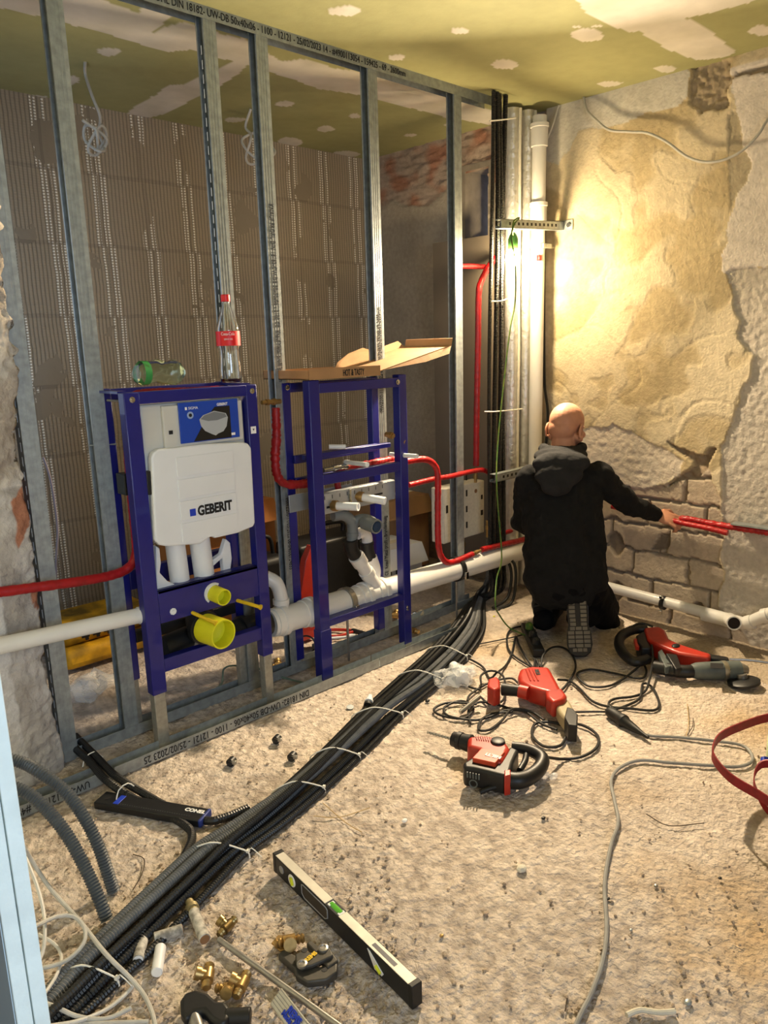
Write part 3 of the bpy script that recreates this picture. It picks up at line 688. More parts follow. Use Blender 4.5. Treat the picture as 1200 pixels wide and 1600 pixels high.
# metal union on the right post and the water pipes with their sleeves
for px, py in ((609,680),(627,690)):
    c = Q(px, py, 2.30); MB().lathe(c, (.25,-1,-.15), [(-.02,.012),(0,.012),(0,.016),(.012,.016),(.012,.011),(.02,.011)], 6).build('union_nut', M_brass, wb)
MB().lathe(Q(505,735,2.37), (1,0,.02), [(0,.010),(.05,.010),(.05,.014),(.07,.014),(.07,.011),(.11,.011),(.11,.014),(.125,.014)], 12).build('pipe_fitting', M_chrome, wb)
MB().lathe(Q(507,748,2.36), (1,0,.03), [(0,.009),(.06,.009),(.06,.012),(.09,.012),(.09,.008),(.14,.008),(.14,.012),(.17,.012)], 12).build('pipe_fitting', M_chrome, wb)
# ================================================================ pipes
def wz(px, py, y): return PY(px, py, y)
# large waste pipe running behind both frames
wp = thing('waste_pipe', (2.4, 2.375, .20), 'thick white waste pipe running low behind the blue frames to the corner', 'waste pipe')
pa, pb = V((1.635, 2.375, .285)), V((3.37, 2.375, .238)); pd = (pb-pa).normalized()
def onp(x): return pa + pd*((x-pa.x)/pd.x)
MB().cyl(onp(1.635), onp(3.37), .053, seg=32).build('pipe', M_whitep, wp)
for x in (1.70, 1.845, 2.145, 2.245):
    MB().lathe(onp(x), pd, [(-.05,.0535),(-.048,.057),(-.02,.057),(-.017,.0625),(.004,.0625),(.006,.0545)], 32).build('socket', M_whitep, wp)
for x in (2.035, 2.75):
    c = onp(x); k = MB().tubeh(c-pd*.013, c+pd*.013, .061, .053, 32); k = k.build('pipe_clamp', M_steel if x < 2.5 else M_blk, wp)
    MB().cbox(c+V((.0,-.066,-.02)), (.02,.014,.036)).build('clamp_screw', M_chrome, k, bevel=.002)
    MB().cyl(c+V((0,0,-.06)), (c.x, c.y, .003), .0055, seg=10).build('threaded_rod', M_steel, k)
br1 = [onp(2.215)+V((0,-.01,.01)), wz(557,870,2.355)]; bv = (br1[1]-br1[0]).normalized()
MB().sweep(br1, .029, 24).lathe(br1[1], bv, [(-.05,.029),(-.045,.034),(-.01,.035),(.004,.035),(.005,.029)], 24).lathe(br1[0].lerp(br1[1], .5), bv, [(-.01,.029),(-.008,.034),(.02,.034),(.022,.029)], 24).build('branch_pipe', M_whitep, wp)
br2 = [onp(2.20)+V((0,.015,.02)), wz(586,892,2.405), wz(580,870,2.41)]
MB().sweep(smoothpath(br2, .01), .026, 20).lathe(wz(579,873,2.41), (0,0,1), [(-.02,.031),(.008,.031)], 20).build('branch_pipe', M_whitep, wp)
b3 = [onp(1.655)+V((0,0,.02)), wz(440,950,2.385), wz(437,925,2.39), wz(430,910,2.40), wz(415,902,2.42)]
MB().sweep(smoothpath(b3, .008), .028, 20).lathe(wz(439,938,2.388), (0,0,1), [(-.014,.033),(.006,.033)], 20).build('branch_bend', M_whitep, wp)
# thin white drain from the left
a, b = wz(-60,1022,2.35), wz(225,960,2.33)
t = thing('drain_pipe', a, 'white drain pipe entering from the left edge into the toilet frame', 'drain pipe')
MB().cyl(a, b, .026, seg=24).build('pipe', M_whitep, t); MB().cyl(b-(b-a).normalized()*.02, b+(b-a).normalized()*.09, .029, seg=24).build('socket', M_whitep, t)
# waste pipe on the right wall
t = thing('waste_pipe', (3.42, 1.6, .02), 'white waste pipe along the foot of the right wall with an open tee', 'waste pipe')
XP = 3.425
wa, wb_, wc_ = V((XP, 2.28, .105)), PX(1130, 966, XP), PX(1165, 974, XP)
MB().cyl(wa, wc_, .026, seg=24).build('pipe', M_whitep, t)
dd = (wc_-wa).normalized()
MB().lathe(PX(1103,960,XP), dd, [(-.012,.0265),(-.012,.033),(.02,.033),(.06,.031),(.12,.031)], 24).build('socket', M_whitep, t)
oc = PX(1140, 968, XP); od = PX(1147, 974, XP-.095)
MB().tubeh(oc, od, .031, .026, 28).lathe(oc, od-oc, [(.03,.0255),(.032,.0255)], 24).build('open_tee', M_whitep, t)
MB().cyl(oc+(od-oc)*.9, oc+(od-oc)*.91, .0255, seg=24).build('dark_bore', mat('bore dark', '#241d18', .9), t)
ob = smoothpath([PX(1150,972,XP), PX(1166,974,XP), PX(1185,966,XP), PX(1215,955,XP), PX(1260,950,XP)], .01)
MB().sweep(ob, .027, 20).lathe(PX(1170,973,XP), V(ob[-1])-V(ob[6]), [(-.012,.033),(.018,.033)], 24).lathe(PX(1196,962,XP), V(ob[-1])-V(ob[12]), [(-.012,.033),(.014,.033)], 24).build('bend', M_whitep, t)
c = PX(1037, 942, XP); k = MB().tubeh(c-dd*.010, c+dd*.010, .034, .0265, 24).build('pipe_clamp', M_blk, t); MB().cbox(c+V((-.03,0,.036)), (.014,.016,.014)).build('clamp_screw', M_chrome, k, bevel=.002); MB().cbox(c+V((-.028,0,-.04)), (.014,.016,.02)).build('clamp_screw', M_chrome, k, bevel=.002)
# red insulated water pipes
def red(pts, label, r=.0145, m=M_red, wob=.0012, name='water_pipe', step=.007):
    p = smoothpath(pts, step); return tag(MB().sweep(p, lambda i: r+wob*(random.random()-.4)*1.4, 14).build(name, m, None, normals=False, smooth=70), label, 'pipe')
red([wz(-60,930,2.365), wz(0,925,2.365), wz(60,917,2.365), wz(120,909,2.37), wz(170,900,2.385), wz(197,890,2.392), wz(210,874,2.395), wz(213,850,2.395), wz(208,800,2.395), wz(203,740,2.395), wz(200,690,2.395), wz(202,640,2.40), wz(215,617,2.41), wz(300,612,2.43), wz(350,609,2.435)], 'dark red insulated pipe coming from the left edge and rising inside the toilet frame', m=M_redd, r=.0155)
B = red([wz(431,637,2.40), wz(432,680,2.40), wz(430,715,2.40), wz(433,742,2.40), wz(444,755,2.40), wz(465,757,2.40), wz(487,754,2.40)], 'crinkled red pipe elbow turning down between the two blue frames', m=M_redd, r=.0165, wob=.004)
MB().lathe(wz(409,629,2.40), V((1,0,-.02)), [(0,.008),(.02,.008),(.02,.012),(.032,.012),(.032,.009),(.05,.009),(.05,.013),(.062,.013),(.062,.010),(.085,.010)], 12).build('brass_connector', M_brass, B)
red([wz(525,800,2.385), wz(530,775,2.385), wz(527,752,2.385), wz(530,735,2.385)], 'short red upright pipe behind the washbasin fixing plate', m=M_redd, r=.013)
red([wz(533,734,2.40), wz(570,726,2.40), wz(618,716,2.405)], 'crinkled short red pipe behind the basin frame, higher of the pair', r=.014, wob=.005)
C_ = red([wz(566,737,2.372), wz(600,729,2.368), wz(640,720,2.365), wz(665,718,2.36), wz(679,727,2.355), wz(684,745,2.352), wz(684,800,2.35), wz(685,850,2.35), wz(691,872,2.35), wz(705,879,2.35), wz(738,866,2.35)], 'red pipe looping out of the washbasin frame and down onto the white waste pipe', r=.0145)
MB().lathe(wz(737,866,2.35), wz(756,858,2.352)-wz(737,866,2.35), [(0,.008),(.02,.008),(.02,.011),(.05,.011),(.05,.008),(.07,.008)], 12).build('brass_connector', M_brass, C_)
red([wz(753,859,2.352), wz(780,852,2.355), wz(818,843,2.36), wz(860,830,2.38)], 'lower red pipe running from the brass joint behind the kneeling man', r=.0145)
D_ = red([wz(639,758,2.425), wz(680,748,2.425), wz(700,745,2.425), wz(740,736,2.43), wz(757,735,2.435), wz(766,744,2.44), wz(767,765,2.44), wz(767,815,2.44)], 'red pipe arching over in front of the white foam box', r=.0125)
MB().lathe(wz(762,813,2.44), (0,0,-1), [(0,.010),(.03,.010),(.03,.013),(.05,.013),(.05,.010),(.09,.010)], 12).build('brass_connector', M_brass, D_)
E_ = red([wz(780,836,2.44), wz(800,829,2.44), wz(850,815,2.44)], 'upper short red pipe disappearing behind the kneeling man', r=.0115, m=M_redd)
MB().lathe(wz(764,838,2.44), wz(781,836,2.44)-wz(764,838,2.44), [(0,.007),(.02,.007),(.02,.010),(.05,.010)], 12).build('brass_connector', M_brass, E_)
G_ = red([wz(744,728,2.53), wz(745,640,2.53), wz(747,540,2.53), wz(748,460,2.53), wz(752,440,2.53), wz(761,421,2.53), wz(770,408,2.52), wz(778,400,2.51)], 'bright red vertical pipe rising from the foam box beside the black conduits', r=.0155)
MB().lathe(wz(743,748,2.53), (0,0,1), [(-.02,.008),(.0,.008),(0,.012),(.02,.012),(.02,.009),(.06,.009)], 12).build('brass_connector', M_brass, G_)
red([wz(712,416,2.56), wz(735,416,2.56), wz(757,417,2.55)], 'short red side branch at the top of the vertical red pipe', r=.013)
XR = 3.455
red([PX(1000,800,XR)+V((0,.15,.01)), PX(1040,809,XR), PX(1075,811,XR), PX(1110,818,XR), PX(1160,826,XR), PX(1215,834,XR), PX(1300,846,XR)], 'long crinkled red pipe running along the right wall past the hand', r=.0145, wob=.003, m=M_red)
red([PX(1028,805,XR-.035), PX(1060,816,XR-.035), PX(1100,824,XR-.035), PX(1137,833,XR-.035)], 'loose short red pipe end held by the man below the wall pipe', r=.0125, m=M_red)
MB_ = MB().box((XR-.02, 1.05, .505), (XR+.035, 1.345, .512)).build('steel_angle', M_galv, None); tag(MB_, 'thin steel angle sticking from the right wall above the red pipe', 'steel angle')
# foam distribution box with slots
x0, x1 = PY(693,800,2.545).x, PY(757,800,2.545).x
zt = PY(757,750,2.545).z; zb = PY(757,832,2.545).z
t = thing('foam_box', (x0, 2.545, zb), 'white foam water distribution box with dark slots behind the last stud', 'foam box')
bx = MB().box((x0, 2.545, zb), (x1, 2.63, zt)).build('body', M_cream, t, bevel=.006)
sl = MB(); W_ = x1-x0
for k in range(4): sl.cbox((x0+W_*.55, 2.5445, zb+.07+k*.085), (.012,.002,.034))
sl.cbox((x0+W_*.93, 2.5445, zb+.20), (.014,.002,.024)); sl.cbox((x0+W_*.93, 2.5445, zb+.115), (.018,.002,.028)); sl.cbox((x0+W_*.08, 2.5445, zb+.18), (.016,.002,.04))
sl.build('slots', mat('slot dark', '#2a241c', .9), t, smooth=0)
MB().lathe((x0+W_*.78, 2.545, zb+.24), (0,-1,0), [(-.001,.011),(.0008,.011)], 16).build('hole', M_cardd, t)
MB().lathe((x0+W_*.55, 2.57, zb), (0,0,-1), [(0,.009),(.03,.009),(.03,.013),(.05,.013),(.05,.009),(.09,.009)], 12).build('brass_connector', M_brass, t)

# ================================================================ corner riser
RZ = H-.003
def rlab(i): return ['leftmost black conduit tube in the corner bundle', 'second black conduit tube from the left in the corner bundle', 'third black conduit tube from the left in the corner bundle', 'rightmost black conduit tube beside the foil pipes in the corner'][i]
# foil wrapped pipes
def foil(px, y, label, r=.034):
    c = PY(px, 500, y); t = thing('foil_pipe', (c.x, y, 0), label, 'insulated pipe', 'foil-wrapped risers in the corner')
    p = [V((c.x+nz(z, px, 0, 2)*.004, y+nz(z, px, 5, 2)*.004, z)) for z in [i*.02 for i in range(1, 123)]]
    MB().sweep(p, lambda i: r*(1+.05*random.random()), 18).build('foil_wrap', M_foil, t, smooth=70, normals=False)
    s = MB()
    s.sweep([q+V((r*.55,-r*.80,0)) for q in p], .012, 8).build('seam_tape', M_cream, t, normals=False)
foil(799, 2.46, 'foil wrapped riser nearest the black conduits')
foil(821, 2.44, 'foil wrapped riser next to the white soil riser')
c = PY(839, 500, 2.36); rx, ry = c.x, 2.36
t = thing('soil_riser', (rx, ry, .2), 'white plastic riser pipe standing in the corner behind the man', 'riser pipe')
M_wr2 = M_whitep
MB().cyl((rx, ry, .24), (rx, ry, H-.06), .034, seg=28).build('pipe', M_whitep, t)
for z in (H-.20, PY(839,335,2.36).z-.05): MB().lathe((rx, ry, z), (0,0,1), [(0,.035),(.002,.041),(.085,.041),(.088,.045),(.105,.045),(.108,.036)], 28).build('socket', M_whitep, t)
# channel brackets
def channel(a, b, label, plate=True, hgt=.04, dep=.036):
    a, b = V(a), V(b); t = thing('mounting_channel', a, label, 'bracket'); d = (b-a); L = d.length; d.normalize(); y = V((0,1,0)); y = (y-d*y.dot(d)).normalized(); z = d.cross(y)
    m = MB(); th = .002
    m.obox(a-z*hgt/2, d*L, y*th, z*hgt); m.obox(a-z*hgt/2, d*L, y*dep, z*th); m.obox(a+z*(hgt/2-th), d*L, y*dep, z*th)
    m.obox(a-z*hgt/2+y*dep, d*L, y*-th, z*.012)
    pr = m.build('channel', M_galv, t, smooth=0)
    s = MB(); k = .06
    while k < L-.05: s.obox(a+d*k-z*.006-y*.001, d*.014, y*.0008, z*.013); k += .034
    s.build('slots', M_ink, t, smooth=0)
    if plate: MB().cbox(b-d*.003-y*.0, (.005,.10,.05)).build('wall_plate', M_galv, t, bevel=.001); MB().lathe(b-d*.006+V((0,-.03,0)), -d, [(0,.012),(.008,.012)], 6).build('bolt', M_chrome, t)
    return t
channel(PY(783,349,2.28), (3.49, 2.28, PX(880,353,3.49).z), 'slotted steel channel bolted to the wall above the work lamp')
channel(PY(774,748,2.33), (3.49, 2.33, PY(774,748,2.33).z+.005), 'slotted steel channel lower down, partly hidden by the man')
cl = PY(838,385,2.36); t = thing('pipe_clamp', (rx, ry, cl.z), 'steel pipe clamp fixing the white riser to the wall beside the lamp', 'pipe clamp')
MB().tubeh((rx,ry,cl.z-.012), (rx,ry,cl.z+.012), .039, .0345, 28).build('ring', M_galv, t); MB().cyl((rx+.035, ry, cl.z), (XW-.002, ry-.02, cl.z), .005).build('threaded_rod', M_steel, t); MB().cbox((rx+.05-.03, ry-.04, cl.z), (.07,.01,.022)).build('lug', M_galv, t, bevel=.002)
# work lamp
LP = LAMP_POS
t = thing('work_lamp', LP, 'glaring halogen work lamp hanging in front of the foil pipes', 'work lamp')
bm_ = mat('lamp glow', '#ffe9c0', .5, emit=LAMP_GLOW); bm_.node_tree.nodes['Principled BSDF'].inputs['Emission Color'].default_value = (1,.76,.42,1)
MB().ell(LP, (.036,.036,.042), seg=24, rings=14).build('bulb', bm_, t)
MB().lathe(LP+V((0,0,.036)), (0,0,1), [(0,.020),(.01,.024),(.05,.024),(.07,.016),(.08,.008)], 18).build('socket', mat('green lamp socket', '#3d6a2e', .6), t)
fl_ = area('work_lamp_flood', LP+V((-.05,-.045,-.012)), LP+V((-1.05,-.85,-.52)), .055, .045, FLOOD_POWER, (1, .80, .54)); fl_.data.spread = math.radians(150)
tag(cable('lamp_cord', [LP+V((0,0,.10)), PY(801,360,2.27), PY(803,345,2.26), PY(812,340,2.25), PY(803,352,2.24), PY(799,372,2.24), PY(805,410,2.25), PY(805,470,2.26), PY(797,515,2.26), PY(787,600,2.24), PY(778,690,2.2), PY(776,760,2.14), PY(783,850,2.08), PY(783,880,2.06), PY(776,905,2.05), PY(774,945,2.0), F(781,962,.12), F(795,980,.06), F(812,989,.03), F(832,997,.025)], .0035, M_grn), 'green and yellow wire hanging from the channel down to the power strip', 'wire')
tag(MB().cbox((rx-.030, ry-.028, PY(828,401,2.325).z), (.022,.02,.028)).build('red_clip', M_red, None, bevel=.003), 'small red clip on the riser beside the lamp', 'clip')
# outlet card strip behind: brown panel box in front of the bathroom window wall
pn = PX(745, 372, 3.2); 
M_panel = mat('brown panel', '#6f655a', .8, 0, .1, 5)
tag(MB().box((3.30, 2.60, .02), (3.33, 3.0, PX(745,370,3.30).z)).build('panel_board', M_panel, None), 'brownish board standing upright behind the corner pipes below the small window', 'board')
# ================================================================ conduits on the floor and up the corner
LE = [(737,938),(712,972),(688,1002),(655,1035),(612,1072),(560,1118),(500,1178),(430,1245),(362,1294),(300,1337),(240,1390),(165,1462),(110,1520),(62,1575),(-10,1650)]
RE = [(757,945),(757,985),(742,1015),(718,1045),(682,1078),(636,1115),(572,1178),(508,1238),(446,1294),(392,1337),(335,1395),(262,1468),(200,1526),(140,1585),(60,1660)]
LEW = [F(*p) for p in LE]; REW = [F(*p) for p in RE]
lanes = [ # (lane 0..1, z, radius, material, label, reaches ceiling)
 (.04,.010,.0105,'b','black corrugated conduit on the far left edge of the floor bundle',1),
 (.17,.014,.0125,'b','black corrugated conduit second from the left in the floor bundle',1),
 (.33,.016,.0135,'b','charcoal corrugated conduit beside the grey pair in the floor bundle',1),
 (.50,.018,.0145,'g','grey corrugated conduit, left one of the light pair in the floor bundle',0),
 (.68,.019,.0145,'g','grey corrugated conduit, right one of the light pair in the floor bundle',0),
 (.83,.014,.0130,'b','thick black corrugated conduit right of the grey pair in the floor bundle',1),
 (.96,.011,.0105,'b','thin black corrugated conduit on the right edge of the floor bundle',0),
 (.42,.041,.0115,'b','black corrugated conduit lying on top along the floor bundle',0)]
# near end re-ordering: the grey pair drifts to the left edge
drift = {0:-.0, 1:.05, 2:.26, 3:-.36, 4:-.36, 5:-.10, 6:.0, 7:.22}
ri = 0
for k, (u, z, r, mm, lab, top) in enumerate(lanes):
    pts = []
    n = len(LEW)
    if top:
        X_ = 3.045+.034*ri; Y_ = 2.395; ri += 1
        pts += [V((X_+.004*math.sin(h*3+k), Y_+.012*math.sin(h*2+k), h)) for h in (H-.004, 2.1, 1.8, 1.5, 1.2, .9, .6, .35, .2)]
        pts.append(V((X_-.04, Y_-.03, .07)))
    else: pts += [V((3.16+.03*(k % 3), 2.50, .30)), V((3.13+.02*(k % 3), 2.48, .10))]
    for i in range(n):
        q = i/(n-1); uu = u+drift[k]*max(0, min(1, (q-.30)/.35)); uu = uu + .02*math.sin(i*1.3+k*2)
        p = LEW[i].lerp(REW[i], uu); p.z = z + (.012 if (k in (3,4) and q > .3) else 0)+.003*math.sin(i*.9+k)
        pts.append(p)
    o = conduit('corrugated_conduit', pts, r, M_cond if mm == 'b' else M_cong, pitch=.0075)
    tag(o, lab, 'conduit', 'conduits of the floor bundle')
def ring_tie(i0, t_, label, tail=True):
    a = LEW[i0].lerp(LEW[i0+1], t_); b = REW[i0].lerp(REW[i0+1], t_); d = (b-a)
    pts = [a-d*.03+V((0,0,.002))] + [a+d*s+V((0,0,zz)) for s, zz in ((-.02,.018),(.12,.034),(.4,.050),(.62,.046),(.85,.034),(1.02,.022),(1.04,.004))]
    t = thing('cable_tie', a, label, 'cable tie', 'white ties round the floor bundle')
    cable('strap', pts, .0022, M_tie, t)
    MB().cbox(pts[-2]+V((0,0,.003)), (.010,.008,.008), rz=.5).build('lock', M_tie, t, bevel=.001)
    if tail: cable('tail', [pts[-2], pts[-2]+d*.06+V((0,0,.012)), pts[-2]+d*.1+V((.01,-.02,-.01))], .0014, M_tie, t)
ring_tie(2, .6, 'white tie on the floor bundle farthest back near the plastic film')
ring_tie(3, .75, 'white tie on the floor bundle touching the plastic film', tail=False)
ring_tie(5, .15, 'white tie across the middle of the floor bundle right of the fallen white cap')
ring_tie(6, .2, 'white tie on the floor bundle above the loose clamp, with a cut end')
ring_tie(7, .05, 'white tie on the floor bundle level with the black clamp scraps', tail=False)
ring_tie(9, .1, 'white tie on the floor bundle right of the ruler case')
ring_tie(12, .3, 'white tie on the floor bundle nearest the camera')
for (ax, ay, bx_, by, cx_, cy, lab, zz) in ((765,189,785,187,806,184,'white tie round the black tubes at the top of the corner',0),(768,471,785,470,792,467,'white tie round the black tubes below the lamp',0),(757,643,775,643,816,639,'white tie round the corner tubes beside the red vertical pipe',0)):
    tag(cable('cable_tie', [PY(ax,ay,2.38), PY(bx_,by,2.362), PY(cx_,cy,2.37)], .0032, M_tie), lab, 'cable tie')
# two black tubes coming from under the left stud
for dx, lab in ((0, 'left black tube curling from under the broken wall towards the floor bundle'), (.028, 'right black tube curling from under the broken wall towards the floor bundle')):
    pts = [F(105,1158,.02), F(140,1190,.045), F(165,1218,.045), F(200,1243,.02), F(240,1262,.014), F(290,1290,.013), F(300,1310,.012), F(285,1345,.012)] if dx == 0 else [F(118,1150,.02), F(150,1182,.045), F(180,1212,.045), F(225,1240,.02), F(265,1262,.014), F(320,1282,.014), F(350,1278,.013), F(390,1262,.011)]
    tag(conduit('corrugated_conduit', pts, .0125, M_cond, pitch=.008, depth=.08), lab, 'conduit')
for q, lab in (((143,1186),'white tie holding the two black tubes beside the floor track'), ((196,1236),'white tie on the two black tubes above the ruler case')):
    c = F(*q, .035); tag(cable('cable_tie', [c+V((-.035,-.01,-.01)), c+V((-.02,-.0,.012)), c+V((.01,.0,.022)), c+V((.04,.005,-.012))], .002, M_tie), lab, 'cable tie')
# two thick grey conduits standing up on the left
M_cong2 = mat('slate conduit', '#4b5157', .5, 0, .2, 30)
def PDst(px, py, y): return PY(px, py, y)
tag(conduit('corrugated_conduit', [PY(-30,1180,2.02), PY(30,1190,1.98), PY(60,1205,1.93), PY(100,1235,1.87), PY(130,1275,1.81), PY(155,1325,1.76), PY(178,1394,1.725)], .0165, M_cong2, pitch=.0075, seg=14), 'thick slate conduit bending up from the floor on the left, cut end facing down', 'conduit')
tag(conduit('corrugated_conduit', [PY(-30,1215,1.95), PY(35,1235,1.90), PY(70,1262,1.85), PY(105,1305,1.78), PY(135,1360,1.71), PY(155,1405,1.66), PY(168,1440,1.63)], .0165, M_cong2, pitch=.0075, seg=14), 'thick slate conduit nearer the doorway, ending beside the floor bundle', 'conduit')
# white and grey cables by the doorway
def flo(pts, r, m, label, name='cable', z=.006, cat='cable', group=None): return tag(cable(name, [F(p[0], p[1], p[2] if len(p) > 2 else z) for p in pts], r, m), label, cat, group)
flo([(30,1310,.25),(50,1345,.16),(80,1390,.10),(125,1440,.075),(165,1490,.065),(205,1530,.02),(228,1560,.008),(242,1600,.006),(245,1660,.006)], .0048, M_gcab, 'long grey white cable falling diagonally over the floor bundle by the doorway')
flo([(30,1462,.14),(60,1445,.12),(90,1432,.10),(115,1432,.09),(132,1450,.08),(130,1475,.07),(105,1500,.06),(70,1512,.06),(20,1518,.06)], .0046, M_gcab, 'looped grey cable beside the doorway edge')
flo([(40,1340,.18),(58,1385,.14),(68,1425,.11),(70,1460,.09),(66,1490,.07),(50,1520,.06)], .0042, M_wcab, 'white cable dropping close along the plasterboard edge')
flo([(60,1460,.06),(85,1475,.05),(96,1495,.05),(90,1520,.05),(75,1545,.05),(55,1570,.06)], .0038, M_wcab, 'thin white cable looping under the grey loop')
flo([(20,1560,.05),(78,1570,.045),(120,1588,.02),(165,1592,.008),(205,1575,.006)], .0046, M_gcab, 'grey cable end lying at the lower left corner')
flo([(70,1604,.03),(120,1596,.02),(165,1578,.006),(195,1555,.006),(212,1535,.006)], .0042, M_wcab, 'white cable stub on the gravel under the diagonal cable')
flo([(75,1598,.012),(150,1599,.008),(232,1596,.006)], .0042, M_gcab, 'straight grey cable piece along the lower picture edge')
# grey extension cable on the right
flo([(885,1640),(905,1590),(925,1550),(942,1500),(948,1450),(945,1380),(955,1320),(966,1285),(960,1250),(955,1220),(968,1200),(1000,1188),(1050,1192),(1110,1196),(1150,1198),(1172,1192),(1175,1180),(1160,1165),(1120,1158),(1060,1152),(1020,1150),(1003,1147)], .0052, mat('grey extension cable', '#8f8f8c', .6, 0, .2, 20), 'grey extension cable winding down the floor on the right')
# power strip at the foot of the man and the black cable loops
t = thing('power_strip', F(835,1000), 'dark power strip beside the foot of the man with plugs in it', 'power strip')
a, b = F(822,985), F(842,1028); d = (b-a); n = V((-d.y, d.x, 0)).normalized()*.05
MB().obox(a-n*.5, d, n, (0,0,.04)).build('body', M_blk, t, bevel=.006)
for s, c_ in ((.25, M_grn), (.55, M_blk), (.8, M_blk)): MB().lathe(a+d*s+V((0,0,.04)), (0,0,1), [(0,.018),(.02,.018),(.03,.008)], 16).build('plug', c_, t)
flo([(835,1030),(838,1045),(800,1022),(792,1000),(798,984),(820,978),(836,985,.03)], .0045, M_rub, 'black cable looping left of the power strip')
flo([(836,1030,.02),(832,1042),(812,1010,.02),(806,995),(800,1020),(790,1040),(775,1052,.03),(765,1060),(752,1040),(720,1025),(700,1030),(708,1060),(730,1072),(750,1078)], .0045, M_rub, 'black cable running from the power strip to the red multi tool')
flo([(838,1030,.02),(845,1042),(848,1025,.03),(862,1012,.03),(880,1012),(895,1025),(899,1045),(885,1070),(870,1085)], .0045, M_rub, 'black cable arching right of the power strip to the red tool')
flo([(872,1062,.03),(890,1064),(905,1075),(925,1095),(950,1104),(985,1107),(1020,1110),(1030,1100),(1020,1075),(1005,1068),(1000,1090),(985,1100),(960,1108),(951,1100),(960,1092),(990,1088),(1008,1080),(1015,1060,.03),(1020,1030,.05),(1018,1008,.08)], .0048, M_rub, 'black cable winding from the red tool to the grey grinder')
flo([(1000,1040,.03),(975,1060),(950,1072),(920,1072),(903,1058),(905,1050),(925,1046),(960,1052),(1000,1060),(1010,1050),(1005,1035,.02)], .0046, M_rub, 'black cable looped beside the reciprocating saw')
flo([(852,1183,.05),(880,1186),(910,1182),(932,1168),(934,1150),(915,1135),(895,1132),(885,1150),(875,1165),(850,1166),(832,1150),(835,1132),(850,1128),(870,1130),(890,1140)], .005, M_rub, 'heavy black cable looping from the rotary hammer round the red tool tip')
flo([(745,1100),(700,1098),(678,1108),(690,1118),(725,1122),(740,1105),(720,1095),(695,1105),(700,1118,.01),(740,1125),(765,1120),(790,1110),(820,1112,.01),(845,1130),(870,1140)], .0046, M_rub, 'black cable coil spread left of the red multi tool')
flo([(735,1130),(732,1110),(745,1098),(765,1098,.01),(790,1105),(800,1112),(770,1115),(752,1125,.01),(748,1140),(765,1140),(785,1125),(800,1108,.02),(830,1112),(850,1125)], .0046, M_rub, 'black cable coil nearest the bit of the rotary hammer')
flo([(752,1070,.02),(752,1055,.03),(768,1048,.04),(785,1055,.03),(790,1075,.02),(785,1095,.01),(765,1100),(752,1090)], .0044, M_rub, 'black cable ring around the red end of the multi tool')
flo([(730,1095),(735,1085),(758,1070),(780,1062),(800,1060,.01),(810,1068)], .0044, M_rub, 'short black cable piece crossing above the coil')
flo([(700,1016),(740,1008),(800,996),(822,990)], .003, M_rub, 'thin dark wire running from the bundle to the power strip')
flo([(860,1114),(885,1113),(920,1112),(951,1112)], .004, M_rub, 'black lead between the red tool and the rubber coupling')
# rubber plug and socket
a, b = F(952,1112,.018), F(1006,1148,.014)
t = thing('rubber_coupling', a, 'black rubber plug and socket joining the cables on the floor', 'plug')
MB().lathe(a, b-a, [(-.01,.012),(.0,.018),(.01,.020),(.03,.022),(.06,.021),(.065,.024),(.08,.024),(.085,.019),(.13,.014),(.17,.008),(.2,.006)], 16).build('plug', M_rub, t)

# ================================================================ power tools (outlines at their own height, real thickness)
def slab(parent, name, pix, z1, z0, m, bevel=.006, seg=3):
    p = [F(x, y, z1) for x, y in pix]; return MB().prism(p, (0,0,z0-z1)).build(name, m, parent, bevel=bevel, seg=seg)
# rotary hammer, lying on its side
t = thing('rotary_hammer', F(785,1185), 'red and black rotary hammer lying on its side with a drill bit fitted', 'power tool')
a, b = F(668,1144,.045), F(708,1155,.052)
p = smoothpath([a, b], .003); MB().sweep(p, lambda i: .0055*(1 if i % 4 < 2 else .7), 8).build('drill_bit', M_steel, t)
a, b = F(706,1154,.052), F(735,1162,.052); dd = (b-a)
MB().lathe(a, dd, [(0,.014),(.004,.024),(.02,.026),(.022,.029),(.036,.029),(.038,.026),(.05,.027),(.07,.030),(.075,.026)], 24).build('chuck', M_blk, t)
hs = slab(t, 'gear_housing', [(731,1150),(752,1148),(770,1150),(790,1157),(797,1168),(784,1190),(760,1186),(748,1170),(730,1166)], .085, .012, M_hred, .014, 4)
rb = MB()
for k in range(7): rb.obox(F(743+k*3.6, 1149.5+k*.4, .0855), (.003,0,0), F(745+k*3.6,1157,.0855)-F(743+k*3.6,1149.5,.0855), (0,0,.004))
rb.build('cooling_ribs', M_hred, hs)
cpx = F(778,1159,.086); MB().lathe(cpx, (0,0,1), [(-.002,.024),(.006,.022),(.008,.017)], 24).build('mode_selector', M_blk, t)
slab(t, 'label_plate', [(752,1169),(789,1174),(774,1192),(738,1184)], .089, .070, mat('orange label', '#c4482a', .45), .002)
lp = F(783,1184,.0898); text('HILTI', .022, lp, F(758,1177,.09)-F(785,1184,.09), F(760,1190,.09)-F(764,1178,.09), M_txw, t, bold=.001)
slab(t, 'motor_housing', [(723,1191),(738,1182),(773,1193),(797,1165),(811,1171),(802,1190),(797,1208),(788,1212),(765,1206),(740,1200),(725,1199)], .075, .008, M_blk, .010, 4)
ga, gb = F(726,1203,.068), F(764,1211,.068); gd = (gb-ga); gn = V((gd.y,-gd.x,0)).normalized()
gn = gn if gn.dot(CAM-ga) > 0 else -gn
gr_ = MB()
for k in range(5): gr_.obox(ga+gd*(.12+k*.12)+gn*.006, gd*.05, (0,0,-.018), gn*.003)
gr_.build('motor_grille', M_tgrey, t)
